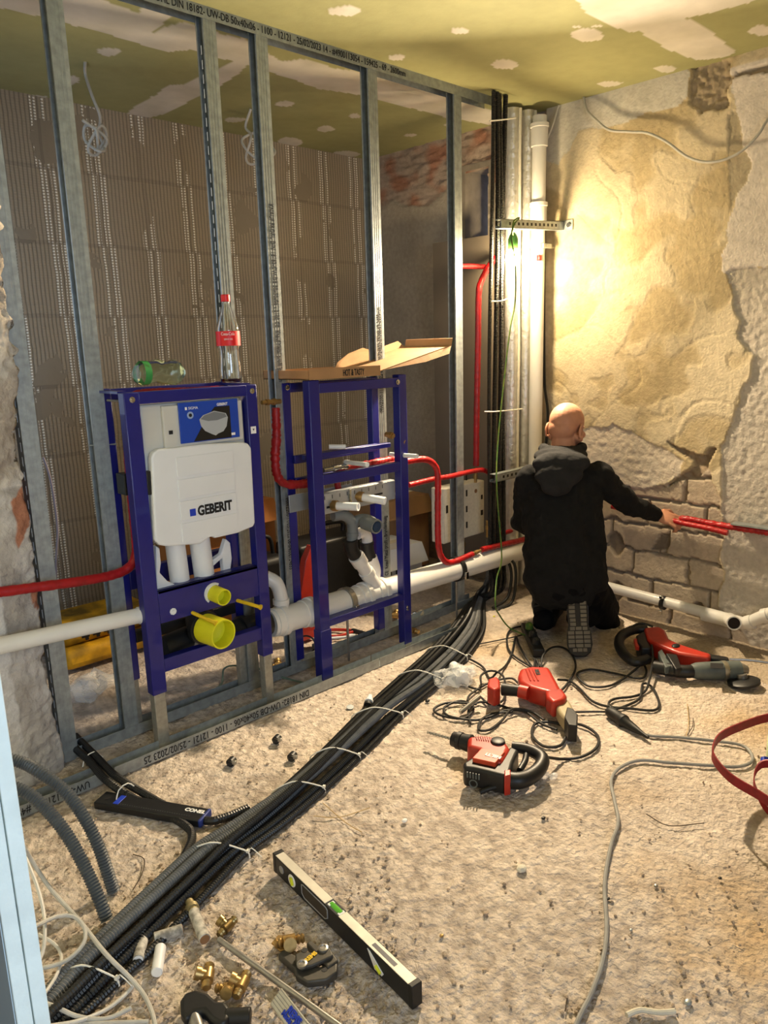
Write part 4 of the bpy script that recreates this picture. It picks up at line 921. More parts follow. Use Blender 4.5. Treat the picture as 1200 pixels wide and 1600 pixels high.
MB().sweep([ga+gd*.4+gn*.010+V((0,0,-.034))+gd.normalized()*(.012*math.cos(a*PI/8))+V((0,0,.012*math.sin(a*PI/8))) for a in range(16)], .002, 6, closed=True).build('motor_ring', M_tgrey, t)
g = [F(*q) for q in [(800,1167,.06),(820,1170,.06),(838,1177,.06),(848,1187,.058),(842,1202,.05),(826,1215,.045),(808,1220,.045),(790,1218,.045)]]
np_ = len(smoothpath(g, .008)); MB().sweep(smoothpath(g, .008), lambda i: .017+.010*i/np_, 16).build('handle', M_blk, t)
MB().sweep(smoothpath([F(822,1180,.055), F(820,1190,.055), F(812,1204,.05)], .008), .010, 14).build('handle_web', M_blk, t)
slab(t, 'trigger', [(811,1192),(820,1188),(820,1196),(810,1201)], .05, .035, M_txw, .003)
slab(t, 'red_collar', [(788,1203),(798,1202),(798,1211),(788,1213)], .078, .012, M_hred, .003)
MB().sweep(smoothpath([F(812,1214,.03), F(785,1226,.03), F(765,1232,.022), F(750,1238,.014)], .004), lambda i: .0085 if i % 3 else .0072, 12).build('cable_sleeve', M_rub, t)
# red oscillating / drywall tool
t = thing('red_power_tool', F(840,1075), 'bright red power tool with long grip and cream neck, lying in the cable coils', 'power tool')
hb = slab(t, 'housing', [(812,1044),(830,1040),(858,1041),(864,1052),(874,1070),(879,1082),(862,1082),(846,1078),(828,1073),(812,1064),(809,1054)], .085, .015, M_hred, .016, 4)
rb = MB()
for k in range(3): a = F(822+k*5, 1046, .086); rb.cyl(a, F(829+k*6, 1064, .086), .003)
rb.build('grip_ribs', M_hred, hb)
text('HILTI', .020, F(838,1046,.0865), F(846,1070,.086)-F(838,1048,.086), F(846,1048,.086)-F(838,1048,.086), M_ink, t, bold=.001)
slab(t, 'gear_head', [(852,1077),(878,1074),(886,1086),(882,1092),(864,1097),(854,1088)], .085, .02, M_hred, .012, 4)
MB().cyl(F(816,1080,.06), F(785,1077,.055), .021, .024).build('grip', M_blk, t)
MB().sweep([F(826,1083,.06), F(812,1080,.06)], .026, 18).build('grip_root', M_hred, t)
slab(t, 'battery_end', [(763,1060),(776,1056),(781,1062),(782,1074),(772,1078),(761,1072)], .085, .015, M_hred, .008, 3)
slab(t, 'neck', [(866,1097),(884,1088),(892,1098),(898,1110),(896,1125),(884,1124),(874,1112)], .065, .012, mat('cream nose', '#a39777', .5), .010, 3)
slab(t, 'guide_shoe', [(886,1104),(896,1107),(903,1116),(902,1134),(888,1132),(882,1120)], .07, .008, M_blk, .004)
MB().cyl(F(750,1088,.045), F(719,1113,.012), .0085).build('steel_tube', M_steel, t)
# reciprocating saw
t = thing('reciprocating_saw', F(1045,1010), 'red reciprocating saw with black loop handle, lying behind the grinder', 'power tool')
slab(t, 'body', [(1006,980),(1030,978),(1040,984),(1046,998),(1064,1006),(1095,1016),(1112,1021),(1108,1027),(1060,1019),(1028,1006),(1012,998)], .085, .012, M_hred, .012, 4)
slab(t, 'nose', [(1102,1020),(1138,1026),(1140,1031),(1104,1027)], .07, .03, M_blk, .006)
g = [F(*q) for q in [(1010,983,.07),(990,984,.07),(972,993,.065),(967,1006,.055),(975,1022,.045),(992,1034,.04),(1012,1030,.04)]]
MB().sweep(smoothpath(g, .008), .021, 16).build('handle', M_blk, t)
slab(t, 'handle_body', [(994,992),(1008,984),(1012,1000),(1018,1012),(1003,1012),(996,1004)], .075, .01, M_blk, .008)
slab(t, 'trigger', [(990,998),(996,997),(999,1010),(993,1009)], .07, .05, M_hred, .002)
MB().ell(F(1056,1009,.087), (.022,.015,.006)).build('switch', M_blk, t)
cable('cord', [F(985,985,.075), F(990,978,.09), F(1003,974,.09), F(1020,979,.085)], .0055, M_rub, t)
cable('saw_blade', [F(1140,1030,.045), F(1175,1032,.045), F(1230,1040,.04)], .006, M_steel, t)
# angle grinder
t = thing('angle_grinder', F(1095,1040), 'grey angle grinder with metal head and guard lying in front of the saw', 'power tool')
a, b, c_ = F(1022,1042,.035), F(1065,1049,.038), F(1140,1047,.040); dd = (c_-b)
MB().sweep(smoothpath([a, b, b.lerp(c_, .3)], .01), .026, 18).build('grip', M_blk, t)
MB().lathe(b.lerp(c_,.2), dd, [(0,.026),(.02,.033),(.06,.035),(.16,.036),(.19,.036),(.19,.030)], 24).build('motor_housing', M_tgrey, t)
MB().lathe(c_, dd, [(-.03,.038),(-.015,.038),(-.012,.036)], 24).build('collar', mat('pale metal', '#b5b0a0', .35, .8), t)
MB().lathe(c_, dd, [(-.012,.036),(.02,.032),(.05,.026),(.07,.016),(.075,.004)], 20).build('gear_head', M_steel, t)
MB().lathe(F(1162,1064,.018), V((.05,-.2,-1)), [(-.006,.048),(.0,.060),(.010,.060),(.010,.055)], 28).build('disc_guard', M_blk, t)
MB().lathe(F(1160,1060,.02), V((.05,-.2,-1)), [(-.02,.02),(.0,.02)], 20).build('spindle', M_steel, t)
MB().obox(F(1110,1036,.0765), F(1130,1037,.0765)-F(1110,1036,.0765), F(1110,1044,.0765)-F(1110,1036,.0765), (0,0,.001)).build('rating_plate', M_ink, t)
MB().prism([F(1028,1018,.07), F(1034,1014,.07), F(1050,1040,.06), F(1040,1043,.06)], (0,0,-.03)).build('switch_block', M_tgrey, t, bevel=.003)
MB().prism([F(1040,1020,.085), F(1058,1022,.08), F(1066,1044,.06), F(1056,1046,.06)], (0,0,-.03)).build('side_handle', M_blk, t, bevel=.005)
# spirit level standing on edge
a, b = F(428,1362), F(645,1580); L_ = (b-a).length; d = (b-a).normalized(); n = V((0,0,1)).cross(d)   # to the right of travel
if n.dot(V((1,0,0))) < 0: n = -n
Wd, Hh = .026, .052
t = thing('spirit_level', a, 'black spirit level with silver top and green vial, standing on its edge', 'spirit level')
MB().obox(a+d*.012+V((0,0,.003)), d*(L_-.024), n*Wd, (0,0,Hh-.001)).build('body', M_blk, t, bevel=.0008)
M_silver = mat('brushed aluminium', '#cfcabd', .5, .35, .15, 25)
MB().obox(a+d*.014+n*.001+V((0,0,Hh+.002)), d*(L_*.43-.014), n*(Wd-.003), (0,0,.0015)).build('top_face', M_silver, t)
MB().obox(a+d*L_*.53+n*.001+V((0,0,Hh+.002)), d*(L_*.47-.014), n*(Wd-.003), (0,0,.0015)).build('top_face', M_silver, t)
for s in (0, L_-.014): MB().obox(a+d*s-n*.001+V((0,0,.002)), d*.014, n*(Wd+.002), (0,0,Hh+.003)).build('end_cap', M_rub, t, bevel=.002)
M_vial = mat('green vial', '#5fb23a', .15, coat=.5, noise_amt=.1); M_vy = mat('yellow vial', '#c9cf2f', .2)
MB().cyl(a+d*L_*.445+n*Wd*.5+V((0,0,Hh-.004)), a+d*L_*.52+n*Wd*.5+V((0,0,Hh-.004)), .0095).build('vial', M_vial, t)
for s in (.44, .513): MB().obox(a+d*L_*s+n*.004+V((0,0,Hh-.006)), d*.009, n*(Wd-.009), (0,0,.010)).build('vial_holder', M_txw, t, bevel=.001)
def disc(s, z, r, m, name, dep=.0015, rr=1): return MB().lathe(a+d*L_*s+V((0,0,z)), -n, [(-.001,r),(dep,r*.96)], 24).build(name, m, t)
disc(.075,.030,.0105, mat('grip grey', '#8f8f8f', .5), 'hanging_hole')
disc(.165,.028,.0165, M_txw, 'round_window'); MB().cyl(a+d*L_*.165+V((0,0,.038))-n*.002, a+d*L_*.175+V((0,0,.020))-n*.002, .005).build('vial', M_vy, t)
hp = [(.25,.046),(.25,.022),(.27,.014),(.43,.014),(.45,.022),(.45,.044),(.44,.048),(.26,.048)]
MB().sweep([a+d*L_*s+V((0,0,z))-n*.0008 for s, z in hp], .0014, 6, closed=True).build('hand_grip_rim', mat('grip grey', '#8f8f8f', .5), t)
MB().prism([a+d*L_*s+V((0,0,z))-n*.0002 for s, z in hp], -n*.0006).build('hand_grip', mat('grip brown', '#3a322b', .8), t)
tr = [(.73,.048),(.745,.047),(.83,.020),(.82,.012),(.775,.012)]
MB().prism([a+d*L_*s+V((0,0,z))-n*.0002 for s, z in tr], -n*.0014).build('angle_window', M_txw, t); MB().cyl(a+d*L_*.785+V((0,0,.026))-n*.002, a+d*L_*.815+V((0,0,.017))-n*.002, .0045).build('vial', M_vy, t)
MB().obox(a+d*L_*.74+n*.007+V((0,0,Hh+.0033)), d*L_*.14, n*.010, (0,0,.0006)).build('top_window', mat('window grey', '#5a5a62', .4), t)
# ruler case / press tool handle lying left
a, b = F(147,1266,.0), F(314,1296,.0); d = b-a; n = F(160,1251,.03)-F(147,1262,.03); n = V((-d.y, d.x, 0)).normalized()*.062
t = thing('flat_black_case', a, 'flat black plastic case with blue corners and white lettering', 'case')
MB().obox(a+V((0,0,.003)), d, n, (0,0,.024)).build('body', M_blk, t, bevel=.004)
MB().obox(a+d*.17+n*.15+V((0,0,.0262)), d*.05, n*.7, (0,0,.002)).build('blue_slider', M_txb, t, bevel=.001)
MB().obox(a+d*.975-n*.01+V((0,0,.004)), d*.028, n*1.02, (0,0,.0235)).build('blue_end', mat('navy plastic', '#24357a', .5), t, bevel=.003)
text('CONEL', .020, a+d*.80+n*.62+V((0,0,.028)), d, n, M_txw, t, bold=.0006)
dm = MB()
for k in range(30): dm.cbox(a+d*(.24+k*.022)+n*.22+V((0,0,.0272)), (.002,.002,.0006))
dm.build('scale_dots', M_tgrey, t, smooth=0)
MB().lathe(a+d*.08+n*.5+V((0,0,.026)), (0,0,1), [(0,.010),(.002,.010)], 18).build('hole', M_ink, t)
# REMS pressing jaw
t = thing('pressing_jaw', F(480,1500), 'dark steel press jaw with yellow lettering near the long rod', 'pressing jaw')
M_jaw = mat('blackened steel', '#4c4943', .5, .35, .3, 40)
slab(t, 'jaw', [(434,1490),(443,1483),(462,1492),(470,1503),(500,1510),(528,1498),(527,1518),(510,1530),(480,1534),(463,1524),(460,1514)], .022, .004, M_jaw, .004)
slab(t, 'jaw', [(478,1473),(486,1468),(506,1484),(520,1486),(529,1500),(512,1512),(500,1496)], .026, .006, M_jaw, .004)
slab(t, 'cover_plate', [(462,1505),(470,1512),(487,1508),(505,1500),(521,1492),(516,1480),(505,1478),(490,1488),(470,1486),(461,1490)], .034, .024, M_jaw, .003)
for q in ((472,1508),(505,1483)): MB().lathe(F(*q,.0335), (0,0,1), [(0,.0115),(.005,.0115),(.006,.007),(.004,.006)], 18).build('bolt', M_steel, t)
for q in ((476,1485),(507,1515)): MB().lathe(F(*q,.0335 if q[0]<500 else .0215), (0,0,1), [(0,.007),(.0012,.007)], 16).build('hole', M_ink, t)
text('REMS', .014, F(477,1502,.0355), F(494,1488,.035)-F(477,1502,.035), F(470,1490,.035)-F(480,1502,.035), mat('yellow print', '#d8b21c', .5), t, bold=.0006)
# brass fittings
def fitting(px, py, ang, label, m=M_brass, flange=False, s=1.0):
    c = F(px, py, .016*s); d = V((math.cos(ang), math.sin(ang), 0)); q = V((-d.y, d.x, 0)); t = thing('brass_fitting', c, label, 'pipe fitting', None)
    P = [(-.03,.007),(-.026,.010),(-.022,.007),(-.018,.010),(-.013,.007),(-.012,.012),(.012,.012),(.013,.007),(.018,.010),(.022,.007),(.026,.010),(.03,.007)]
    MB().lathe(c, d, [(x*s, r*s) for x, r in P], 16).build('body', m, t)
    MB().lathe(c, q*.9+V((0,0,.4)), [(0,.010*s),(.016*s,.010*s),(.016*s,.013*s),(.026*s,.013*s),(.026*s,.009*s)], 16).build('branch', m, t)
    if flange: MB().prism([c+d*x*s+q*y*s+V((0,0,-.010)) for x, y in ((.0,-.02),(.02,-.028),(.035,-.01),(.02,.015),(-.01,.015))], (0,0,.004)).build('flange', m, t, bevel=.001)
    return t
fitting(355,1448,.3,'dull brass elbow fitting just behind the end of the long rod', mat('dull brass', '#8f7b52', .35, .9))
fitting(452,1470,2.6,'shiny brass flanged fitting behind the press jaw', flange=True, s=1.15)
fitting(325,1525,.9,'brass tee fitting upper left behind the black tube cutter', s=1.1)
fitting(358,1545,2.3,'brass tee fitting in the middle behind the black tube cutter', s=1.0)
fitting(378,1538,.6,'brass tee fitting to the right behind the black tube cutter', s=1.1)
# capped sleeves
def sleeve(p, q, label, r=.0125, m=None, end=M_txw, z=.014):
    a, b = F(*p, z), F(*q, z); t = thing('pipe_sleeve', a, label, 'sleeve')
    MB().cyl(a, b, r, seg=18).build('tube', m or mat('scratched white sleeve', '#c9c5bc', .7, 0, 0, col2='#77736c', scale=55), t, bevel=.0015)
    MB().lathe(b, b-a, [(0,r*.85),(.001,r*.8)], 16).build('end', end, t); return t
sleeve((226,1455),(216,1500),'scratched white sleeve leaning left of the three by the floor bundle')
sleeve((241,1466),(285,1452),'scratched white sleeve lying across, uppermost of the three', end=M_cardd)
sleeve((251,1480),(245,1520),'plain white sleeve nearest the camera of the three', m=M_white)
sl_ = sleeve((303,1425),(320,1468),'long white sleeve with a brass thread lying beside the floor bundle', r=.0135, end=M_cardd, z=.018)
MB().lathe(F(303,1425,.018), F(294,1404,.02)-F(303,1425,.018), [(0,.012),(.008,.012),(.008,.016),(.02,.016),(.02,.010),(.04,.010)], 10).build('thread', mat('dusty brass', '#a89a72', .5, .6, .3, 60), sl_)
# long grey rod and folded paper box, tube cutter
tag(MB().cyl(F(342,1468,.012), F(560,1625,.012), .0068).build('steel_rod', M_steel, None), 'long grey steel rod crossing the lower edge in front of the press jaw', 'rod')
t = thing('printed_metal_strip', F(450,1570), 'silver grooved strip with blue lettering leaning under the long rod', 'metal strip')
a, b, c_ = F(440,1543,.03), F(422,1568,.01), F(500,1620,.03); ex_ = b-a; ey_ = c_-a
MB().obox(a, ex_, ey_, (0,0,-.006)).build('strip', M_silver, t, bevel=.001)
gr = MB()
for k in range(5): gr.obox(a+ex_*(.1+k*.18)+V((0,0,.0002)), ex_*.03, ey_, (0,0,.0014))
gr.build('grooves', M_steel, t, smooth=0)
nn = ex_.cross(ey_).normalized(); nn = nn if nn.z > 0 else -nn
text('REMS', .019, a+ex_*.38+ey_*.33+nn*.003, ey_, -ex_, M_txb, t, bold=.001); text('Made for Profis', .015, a+ex_*.72+ey_*.28+nn*.003, ey_, -ex_, M_txb, t, bold=.0006)
t = thing('tube_cutter', F(330,1575), 'black hand tube cutter at the lower picture edge beside the brass tees', 'tube cutter')
slab(t, 'frame', [(281,1562),(289,1549),(305,1545),(325,1550),(338,1562),(352,1563),(361,1574),(358,1592),(345,1600),(330,1592),(318,1578),(303,1580),(290,1592),(282,1580)], .035, .008, M_blk, .008, 3)
MB().cyl(F(352,1590,.02), F(392,1588,.02), .017).build('knob', M_blk, t, bevel=.003)
MB().cyl(F(300,1580,.018), F(312,1615,.018), .014).build('roller', M_steel, t)
# small scraps
def clampscrap(px, py, label):
    c = F(px, py, .012); t = thing('broken_clamp', c, label, 'clamp')
    MB().tubeh(c+V((-.01,-.004,0)), c+V((.01,.006,0)), .014, .010, 14).build('ring', M_blk, t); MB().cbox(c+V((.0,-.016,.004)), (.012,.014,.012), rz=.6).build('lug', M_steel, t, bevel=.002); MB().cbox(c+V((-.014,-.008,.0)), (.016,.006,.010), rz=-.5).build('jaw', M_blk, t)
clampscrap(433,1155,'small black and chrome clamp on the floor between frame and bundle')
clampscrap(362,1190,'upright open clamp scrap by the pale green spot')
clampscrap(457,1182,'black twisted clamp scrap beside the floor bundle, right of the chrome clamp')
t = thing('fallen_cap', F(578,1090), 'small white valve cap lying beside the floor bundle', 'cap')
MB().lathe(F(576,1098,.014), F(580,1080,.02)-F(576,1098,.014), [(0,.017),(.012,.017),(.012,.013),(.03,.013),(.034,.010),(.05,.009)], 16).build('body', M_white, t); MB().lathe(F(575,1100,.014), F(576,1098,.014)-F(580,1080,.02), [(0,.016),(.016,.016)], 16).build('rubber_ring', M_rub, t)
tag(MB().lathe(F(547,1105,.004), (-.1,-.2,1), [(0,.014),(.002,.014),(.0025,.004)], 20).build('washer', M_galv, None), 'round grey washer left of the fallen white cap', 'washer')
t = thing('plastic_bag', F(705,1050), 'crumpled clear bag with a white roll in it on the floor bundle', 'plastic bag')
bgm = MB(); c = F(712,1055,.03)
for k in range(3):
    cc = c+V((random.uniform(-.05,.05), random.uniform(-.04,.04), 0)); k0 = len(bgm.v); bgm.ell(cc, (.075,.05,.03), seg=18, rings=10)
    for q in range(k0, len(bgm.v)):
        w = bgm.v[q]; w += V((nz(w.x, w.y, w.z, 35), nz(w.y, w.z, w.x, 35), nz(w.z, w.x, w.y, 35)))*.028; w.z = max(w.z, .004)
bgm.build('film', M_film, t, smooth=20)
MB().cyl(F(708,1040,.035), F(725,1056,.035), .020, seg=20).build('white_roll', M_white, t, bevel=.003)
t = MB(); c = F(852,1212,.01)
for k in range(2): t.ell(c+V((.015*k,-.02*k,0)), (.02,.012,.01), seg=10, rings=6)
tag(t.build('bag_scrap', M_film, None, smooth=20), 'clear plastic scrap next to the handle of the rotary hammer', 'plastic scrap')
# pale chips, twigs, screws
for (px, py, s, m, lab) in ((815,1357,.016,M_cream,'pale plaster chip in the middle of the open floor'),(849,1278,.008,M_blk,'small black nut below the rotary hammer'),(668,1095,.011,M_blk,'dark pebble right of the floor bundle'),(690,1462,.006,M_brass,'tiny brass pin right of the spirit level'),(986,1453,.005,M_galv,'tiny bright chip right of the grey cable'),(1025,1384,.007,M_steel,'grey pebble right of the grey cable'),(1125,1372,.006,M_blk,'small black scrap near the right picture edge'),(772,963,.007,M_yel,'tiny yellow scrap beside the end of the bundle'),(632,1282,.01,M_txw,'small white paper scrap left of the open floor'),(744,1003,.007,M_blk,'small dark nut near the back of the bundle'),(950,1404,.006,M_blk,'dark crumb touching the grey extension cable'),(1075,1566,.010,M_galv,'grey round pebble near the lower right')):
    b = MB(); b.ell(F(px, py, s*.4), (s, s*.8, s*.5), seg=7, rings=5)
    for i in range(len(b.v)): b.v[i] += V((nz(i, px, 1, 3), nz(i, py, 2, 3), 0))*s*.6
    tag(b.build('debris_piece', m, None, smooth=0), lab, 'debris')
M_twig = mat('dry straw', '#b79d70', .8); M_twd = mat('dark twig', '#3c2f22', .8)
for pts, m, lab in (([(1010,1272),(1045,1290),(1100,1286)], M_twd, 'bent dark wire right of the grey extension cable'), ([(1074,1100),(1076,1130),(1072,1150)], M_twig, 'straw piece on the floor left of the red hoop'), ([(1083,1122),(1082,1135),(1074,1148)], M_twd, 'dark twig beside the straw left of the red hoop'), ([(505,1255),(540,1285),(565,1300)], M_twig, 'thin straw in the shade right of the bundle, falling diagonal'), ([(490,1275),(530,1277),(578,1262)], M_twig, 'thin straw crossing another right of the bundle'), ([(886,1560),(883,1580)], M_twd, 'short dark nail left of the grey cable at the bottom'), ([(208,1335),(225,1342),(222,1365),(208,1390)], M_twd, 'curved twig between the thick conduits and the bundle')):
    tag(cable('twig', [F(*p, .004) for p in pts], .0013, m), lab, 'twig')
tag(cable('rope_piece', [F(979,1586,.006), F(1000,1578,.006), F(1030,1582,.006), F(1055,1580,.006)], .0055, M_cream), 'short twisted string piece at the lower right', 'string')
# loose gravel nobody could count
gm = MB()
for k in range(4200):
    px = random.uniform(60, 1210); py = 1700-abs(random.gauss(0, 260)) if random.random() < .8 else random.uniform(960, 1600)
    if py < 960: continue
    p = F(px, py); 
    if not (.2 < p.x < 3.3 and .3 < p.y < 2.6): continue
    wgt = .12 if px > 620 else .9
    if random.random() > wgt: continue
    s = random.uniform(.0015, .0048)*(1.4 if random.random() < .1 else 1); k0 = len(gm.v)
    gm.ell((p.x, p.y, .0), (s*random.uniform(.8,1.5), s*random.uniform(.7,1.2), s*.8), seg=6, rings=4)
    for q in range(k0, len(gm.v)): gm.v[q] += V((random.uniform(-1,1), random.uniform(-1,1), random.uniform(-1,1)))*s*.22
tag(gm.build('loose_gravel', mat('gravel', '#b7a48d', .9, 0, 0, col2='#8a7b6c', scale=60), None, smooth=0, normals=False), 'loose grit and small stones scattered over the rough floor', 'gravel', kind='stuff')
# red hoop with bottle at the right edge
cc = PZ(1245, 1190, .10); R0 = .235
t = thing('red_bucket', (cc.x, cc.y, 0), 'dark red hoop stand leaning at the right picture edge around a pale bottle', 'hoop')
hoop = []
h0 = [PZ(1200,1122,.16), PZ(1165,1133,.16), PZ(1128,1150,.16), PZ(1115,1170,.16), PZ(1118,1188,.15), PZ(1142,1215,.14), PZ(1180,1238,.13), PZ(1225,1262,.12), PZ(1300,1270,.12), PZ(1370,1240,.13), PZ(1370,1170,.14), PZ(1300,1130,.15), PZ(1240,1118,.16)]
hp_ = smoothpath(h0, .012, True); m_ = MB(); k0 = 0; nP = len(hp_); ctr = sum(hp_, V((0,0,0)))/nP
for p in hp_:
    o_ = (p-ctr); o_.z = 0; o_.normalize()
    m_.v += [p+V((0,0,.014)), p+o_*.004+V((0,0,.014)), p+o_*.004-V((0,0,.014)), p-V((0,0,.014))]
for i in range(nP):
    for j in range(4): i2 = (i+1) % nP; m_.f.append([i*4+j, i*4+(j+1) % 4, i2*4+(j+1) % 4, i2*4+j])
M_hoop = mat('dark red steel', '#8c1420', .5, .1, .25, 60)
m_.build('hoop', M_hoop, t)
lg = smoothpath([PZ(1225,1195,.14), PZ(1190,1195,.12), PZ(1178,1215,.09), PZ(1183,1240,.06), PZ(1205,1272,.012), PZ(1260,1290,.012)], .012)
m2 = MB()
for i, p in enumerate(lg):
    m2.v += [p+V((.002,.002,.013)), p+V((-.002,-.002,.013)), p+V((-.002,-.002,-.010)), p+V((.002,.002,-.010))]
for i in range(len(lg)-1):
    for j in range(4): m2.f.append([i*4+j, i*4+(j+1) % 4, (i+1)*4+(j+1) % 4, (i+1)*4+j])
m2.build('leg', M_hoop, t)
t = thing('plastic_bottle', PZ(1215,1180,.0), 'pale green bottle with a blue cap standing inside the red hoop', 'bottle')
p0 = PZ(1215, 1200, .01)
MB().lathe((p0.x, p0.y, .012), (0,0,1), [(0,.03),(.01,.036),(.12,.036),(.14,.02)], 20).build('body', mat('pale green liquid', '#cfe0b5', .3), t)
MB().lathe(PZ(1196,1186,.07), V((-.5,-.2,-.3)), [(0,.014),(.016,.014)], 16).build('cap', M_txb, t)
# boot at the right picture edge
t = thing('black_boot', F(1225,1400), 'black boot just entering at the right picture edge', 'boot')
bo = MB(); c = F(1222,1385,0)
bo.cap(c+V((0,0,.035)), c+V((.10,-.14,.03)), .034, .036).cap(c+V((.05,-.07,.04)), c+V((.07,-.09,.18)), .04, .045)
o = bo.build('upper', M_blk, t); rm = o.modifiers.new('r', 'REMESH'); rm.mode = 'VOXEL'; rm.voxel_size = .006; rm.use_smooth_shade = True
# ================================================================ on top of the frames
c = PY(361, 594, 2.385)
t = thing('drink_bottle', (c.x, c.y, ZT+.006), 'upright clear bottle with red cap and red label on the toilet frame', 'bottle')
zb = ZT+.007; prof = [(0,.030),(.004,.036),(.02,.040),(.045,.040),(.09,.036),(.115,.0365),(.128,.041),(.178,.041),(.19,.040),(.225,.028),(.26,.0165),(.268,.0135),(.285,.0135)]
M_petc = mat('clear bottle plastic', '#f6f8f8', .04, 0, trans=1, ior=1.5)
prof = prof+[(h_, r_-.0014) for h_, r_ in prof[::-1][:-1]]+[(.003,.001)]
MB().lathe((c.x, c.y, zb), (0,0,1), prof, 32, cap=False).build('bottle_body', M_petc, t)
MB().tubeh((c.x, c.y, zb+.128), (c.x, c.y, zb+.178), .0422, .0416, 32).build('label', mat('red label', '#d2141c', .45, 0), t)
M_rc = mat('red cap', '#d0121a', .4)
MB().lathe((c.x, c.y, zb+.285), (0,0,1), [(-.006,.0155),(.0,.0162),(.016,.016),(.018,.014)], 24).build('cap', M_rc, t)
vd = (CAM-V((c.x, c.y, CAM.z))).normalized(); xd = V((0,0,1)).cross(vd).normalized()
text('Coca-Cola', .015, V((c.x, c.y, zb+.168))+vd*.0424, xd, (0,0,1), M_txw, t, align='CENTER', depth=.0002, sx=.72)
text('ZERO ICE', .007, V((c.x, c.y, zb+.150))+vd*.0424, xd, (0,0,1), M_txw, t, align='CENTER', depth=.0002)
MB().lathe((c.x, c.y, zb+.003), (0,0,1), [(0,.030),(.004,.034),(.010,.036)], 24).build('cola_rest', mat('cola rest', '#5a2a18', .2, 0, trans=.8, ior=1.3), t)
# crushed green bottle lying
a, b = PZ(214, 583, ZT+.045), PZ(284, 583, ZT+.045)
a, b = PY(214, 583, 2.37), PY(284, 581, 2.37)
t = thing('crushed_bottle', a, 'crushed greenish plastic bottle lying on the toilet frame', 'bottle')
bm2 = MB(); d = (b-a).normalized(); L_ = (b-a).length
bm2.lathe(a, d, [(0,.028),(.01,.036),(.03,.039),(.06,.034),(.08,.040),(.10,.037),(L_*.8,.040),(L_*.93,.036),(L_,.022)], 26)
for i in range(len(bm2.v)):
    w = bm2.v[i]; bm2.v[i] = w + V((nz(w.x, w.y, w.z, 28), nz(w.y, w.z, w.x, 28), nz(w.z, w.x, w.y, 28)))*.012; bm2.v[i].z = max(bm2.v[i].z, ZT+.007)
bm2.build('bottle_body', M_greenpet, t, smooth=30)
MB().tubeh(a+d*.012, a+d*.035, .0385, .038, 24).build('label', mat('green label', '#3fa050', .5, trans=.3), t)
# pizza box
t = thing('pizza_box', (1.99, 2.40, ZT), 'open brown cardboard pizza box lying across the washbasin frame', 'pizza box')
bx0, bx1, by0, by1, bz = 1.80, 2.165, 2.262, 2.55, ZT+.003
q = MB(); th = .003
q.box((bx0, by0, bz), (bx1, by1, bz+th)); q.box((bx0, by0, bz), (bx1, by0+th, bz+.034)); q.box((bx0, by1-th, bz), (bx1, by1, bz+.034)); q.box((bx0, by0, bz), (bx0+th, by1, bz+.034)); q.box((bx1-th, by0, bz), (bx1, by1, bz+.02))
q.build('tray', M_card, t, smooth=0)
q = MB().box((bx0-.001, by0-.0015, bz), (bx1+.0, by0-.0002, bz+.040)); q.build('front_flap', M_card, t)
text('HOT & TASTY', .034, (bx0+.165, by0-.0022, bz+.018), (1,0,0), (0,0,1), M_ink, t, sx=.52, bold=.0006)
hx, hz = bx1, bz+.015
def lidp(px, py, y): return PY(px, py, y)
P0, P1, P2, P3 = V((hx, by0+.005, hz)), PY(705, 540, by0-.0), V((hx, by1, hz)), None
dv = P1-P0; P3 = P2+dv
nrm_ = dv.cross(P2-P0).normalized(); nrm_ = nrm_ if nrm_.z > 0 else -nrm_
MB().obox(P0, dv, P2-P0, nrm_*.003).build('lid', M_card, t, smooth=0)
fl = MB(); fl.obox(P1, V((0,0,.03))+dv.normalized()*.008, P3-P1, dv.normalized()*.003); fl.build('lid_flap', M_card, t, smooth=0)
dvn = dv.normalized()
fl = MB(); fl.prism([P2, P2+dv, P2+dv*.92+V((0,.01,.034)), P2+dv*.55+V((0,.01,.03)), P2+dv*.42+V((0,.012,.055)), P2+dv*.22+V((0,.012,.05)), P2+dv*.08+V((0,.01,.03))], (0,.003,0)); fl.build('lid_flap', M_card, t, smooth=0)
fl = MB(); fl.prism([P0+dv*.06, P0+dv*1.0, P0+dv*.94+V((0,-.012,-.028)), P0+dv*.6+V((0,-.012,-.026))], (0,.003,0)); fl.build('lid_flap', M_card, t, smooth=0)
# ================================================================ bathroom behind
def bcoil(pts, y, r, label, m=M_gcab):
    return tag(cable('ceiling_cable', [V((PY(p[0], p[1], y).x, y+.04*math.sin(i*1.7), PY(p[0], p[1], y).z)) if len(p) == 2 else PZ(p[0], p[1], p[2]) for i, p in enumerate(pts)], r, m), label, 'cable')
y_ = PZ(133, 97, H).y
bcoil([(133,97,H-.002),(140,112),(142,150),(150,185),(158,205),(166,222),(158,238),(146,236),(138,215),(136,195),(143,205),(152,228),(160,232),(166,212),(150,200),(140,230),(155,240),(163,220),(124,190)], y_, .006, 'grey cable with a tangled coil hanging from the left of the bathroom ceiling')
y2_ = 3.2
bcoil([(392,170,H-.002),(391,195),(390,210),(384,225),(388,245),(398,255),(410,252),(425,240),(428,222),(422,208),(412,202),(400,206),(386,215),(385,235),(395,252)], PZ(392,170,H).y, .006, 'white cable coil hanging behind the printed stud', M_wcab)
tag(cable('wall_cable', [PY(68,715,3.1), PY(78,745,3.1), PY(86,790,3.1), PY(90,830,3.1), PY(88,870,3.1), PY(87,910,3.1)], .005, mat('lilac grey cable', '#8a8088', .6)), 'grey cable curving down behind the farthest left stud', 'cable')
tag(cable('thin_rod', [PY(138,696,2.47), PY(182,694,2.46)], .003, M_galv), 'thin pale rod between the plain stud and the toilet frame', 'rod')
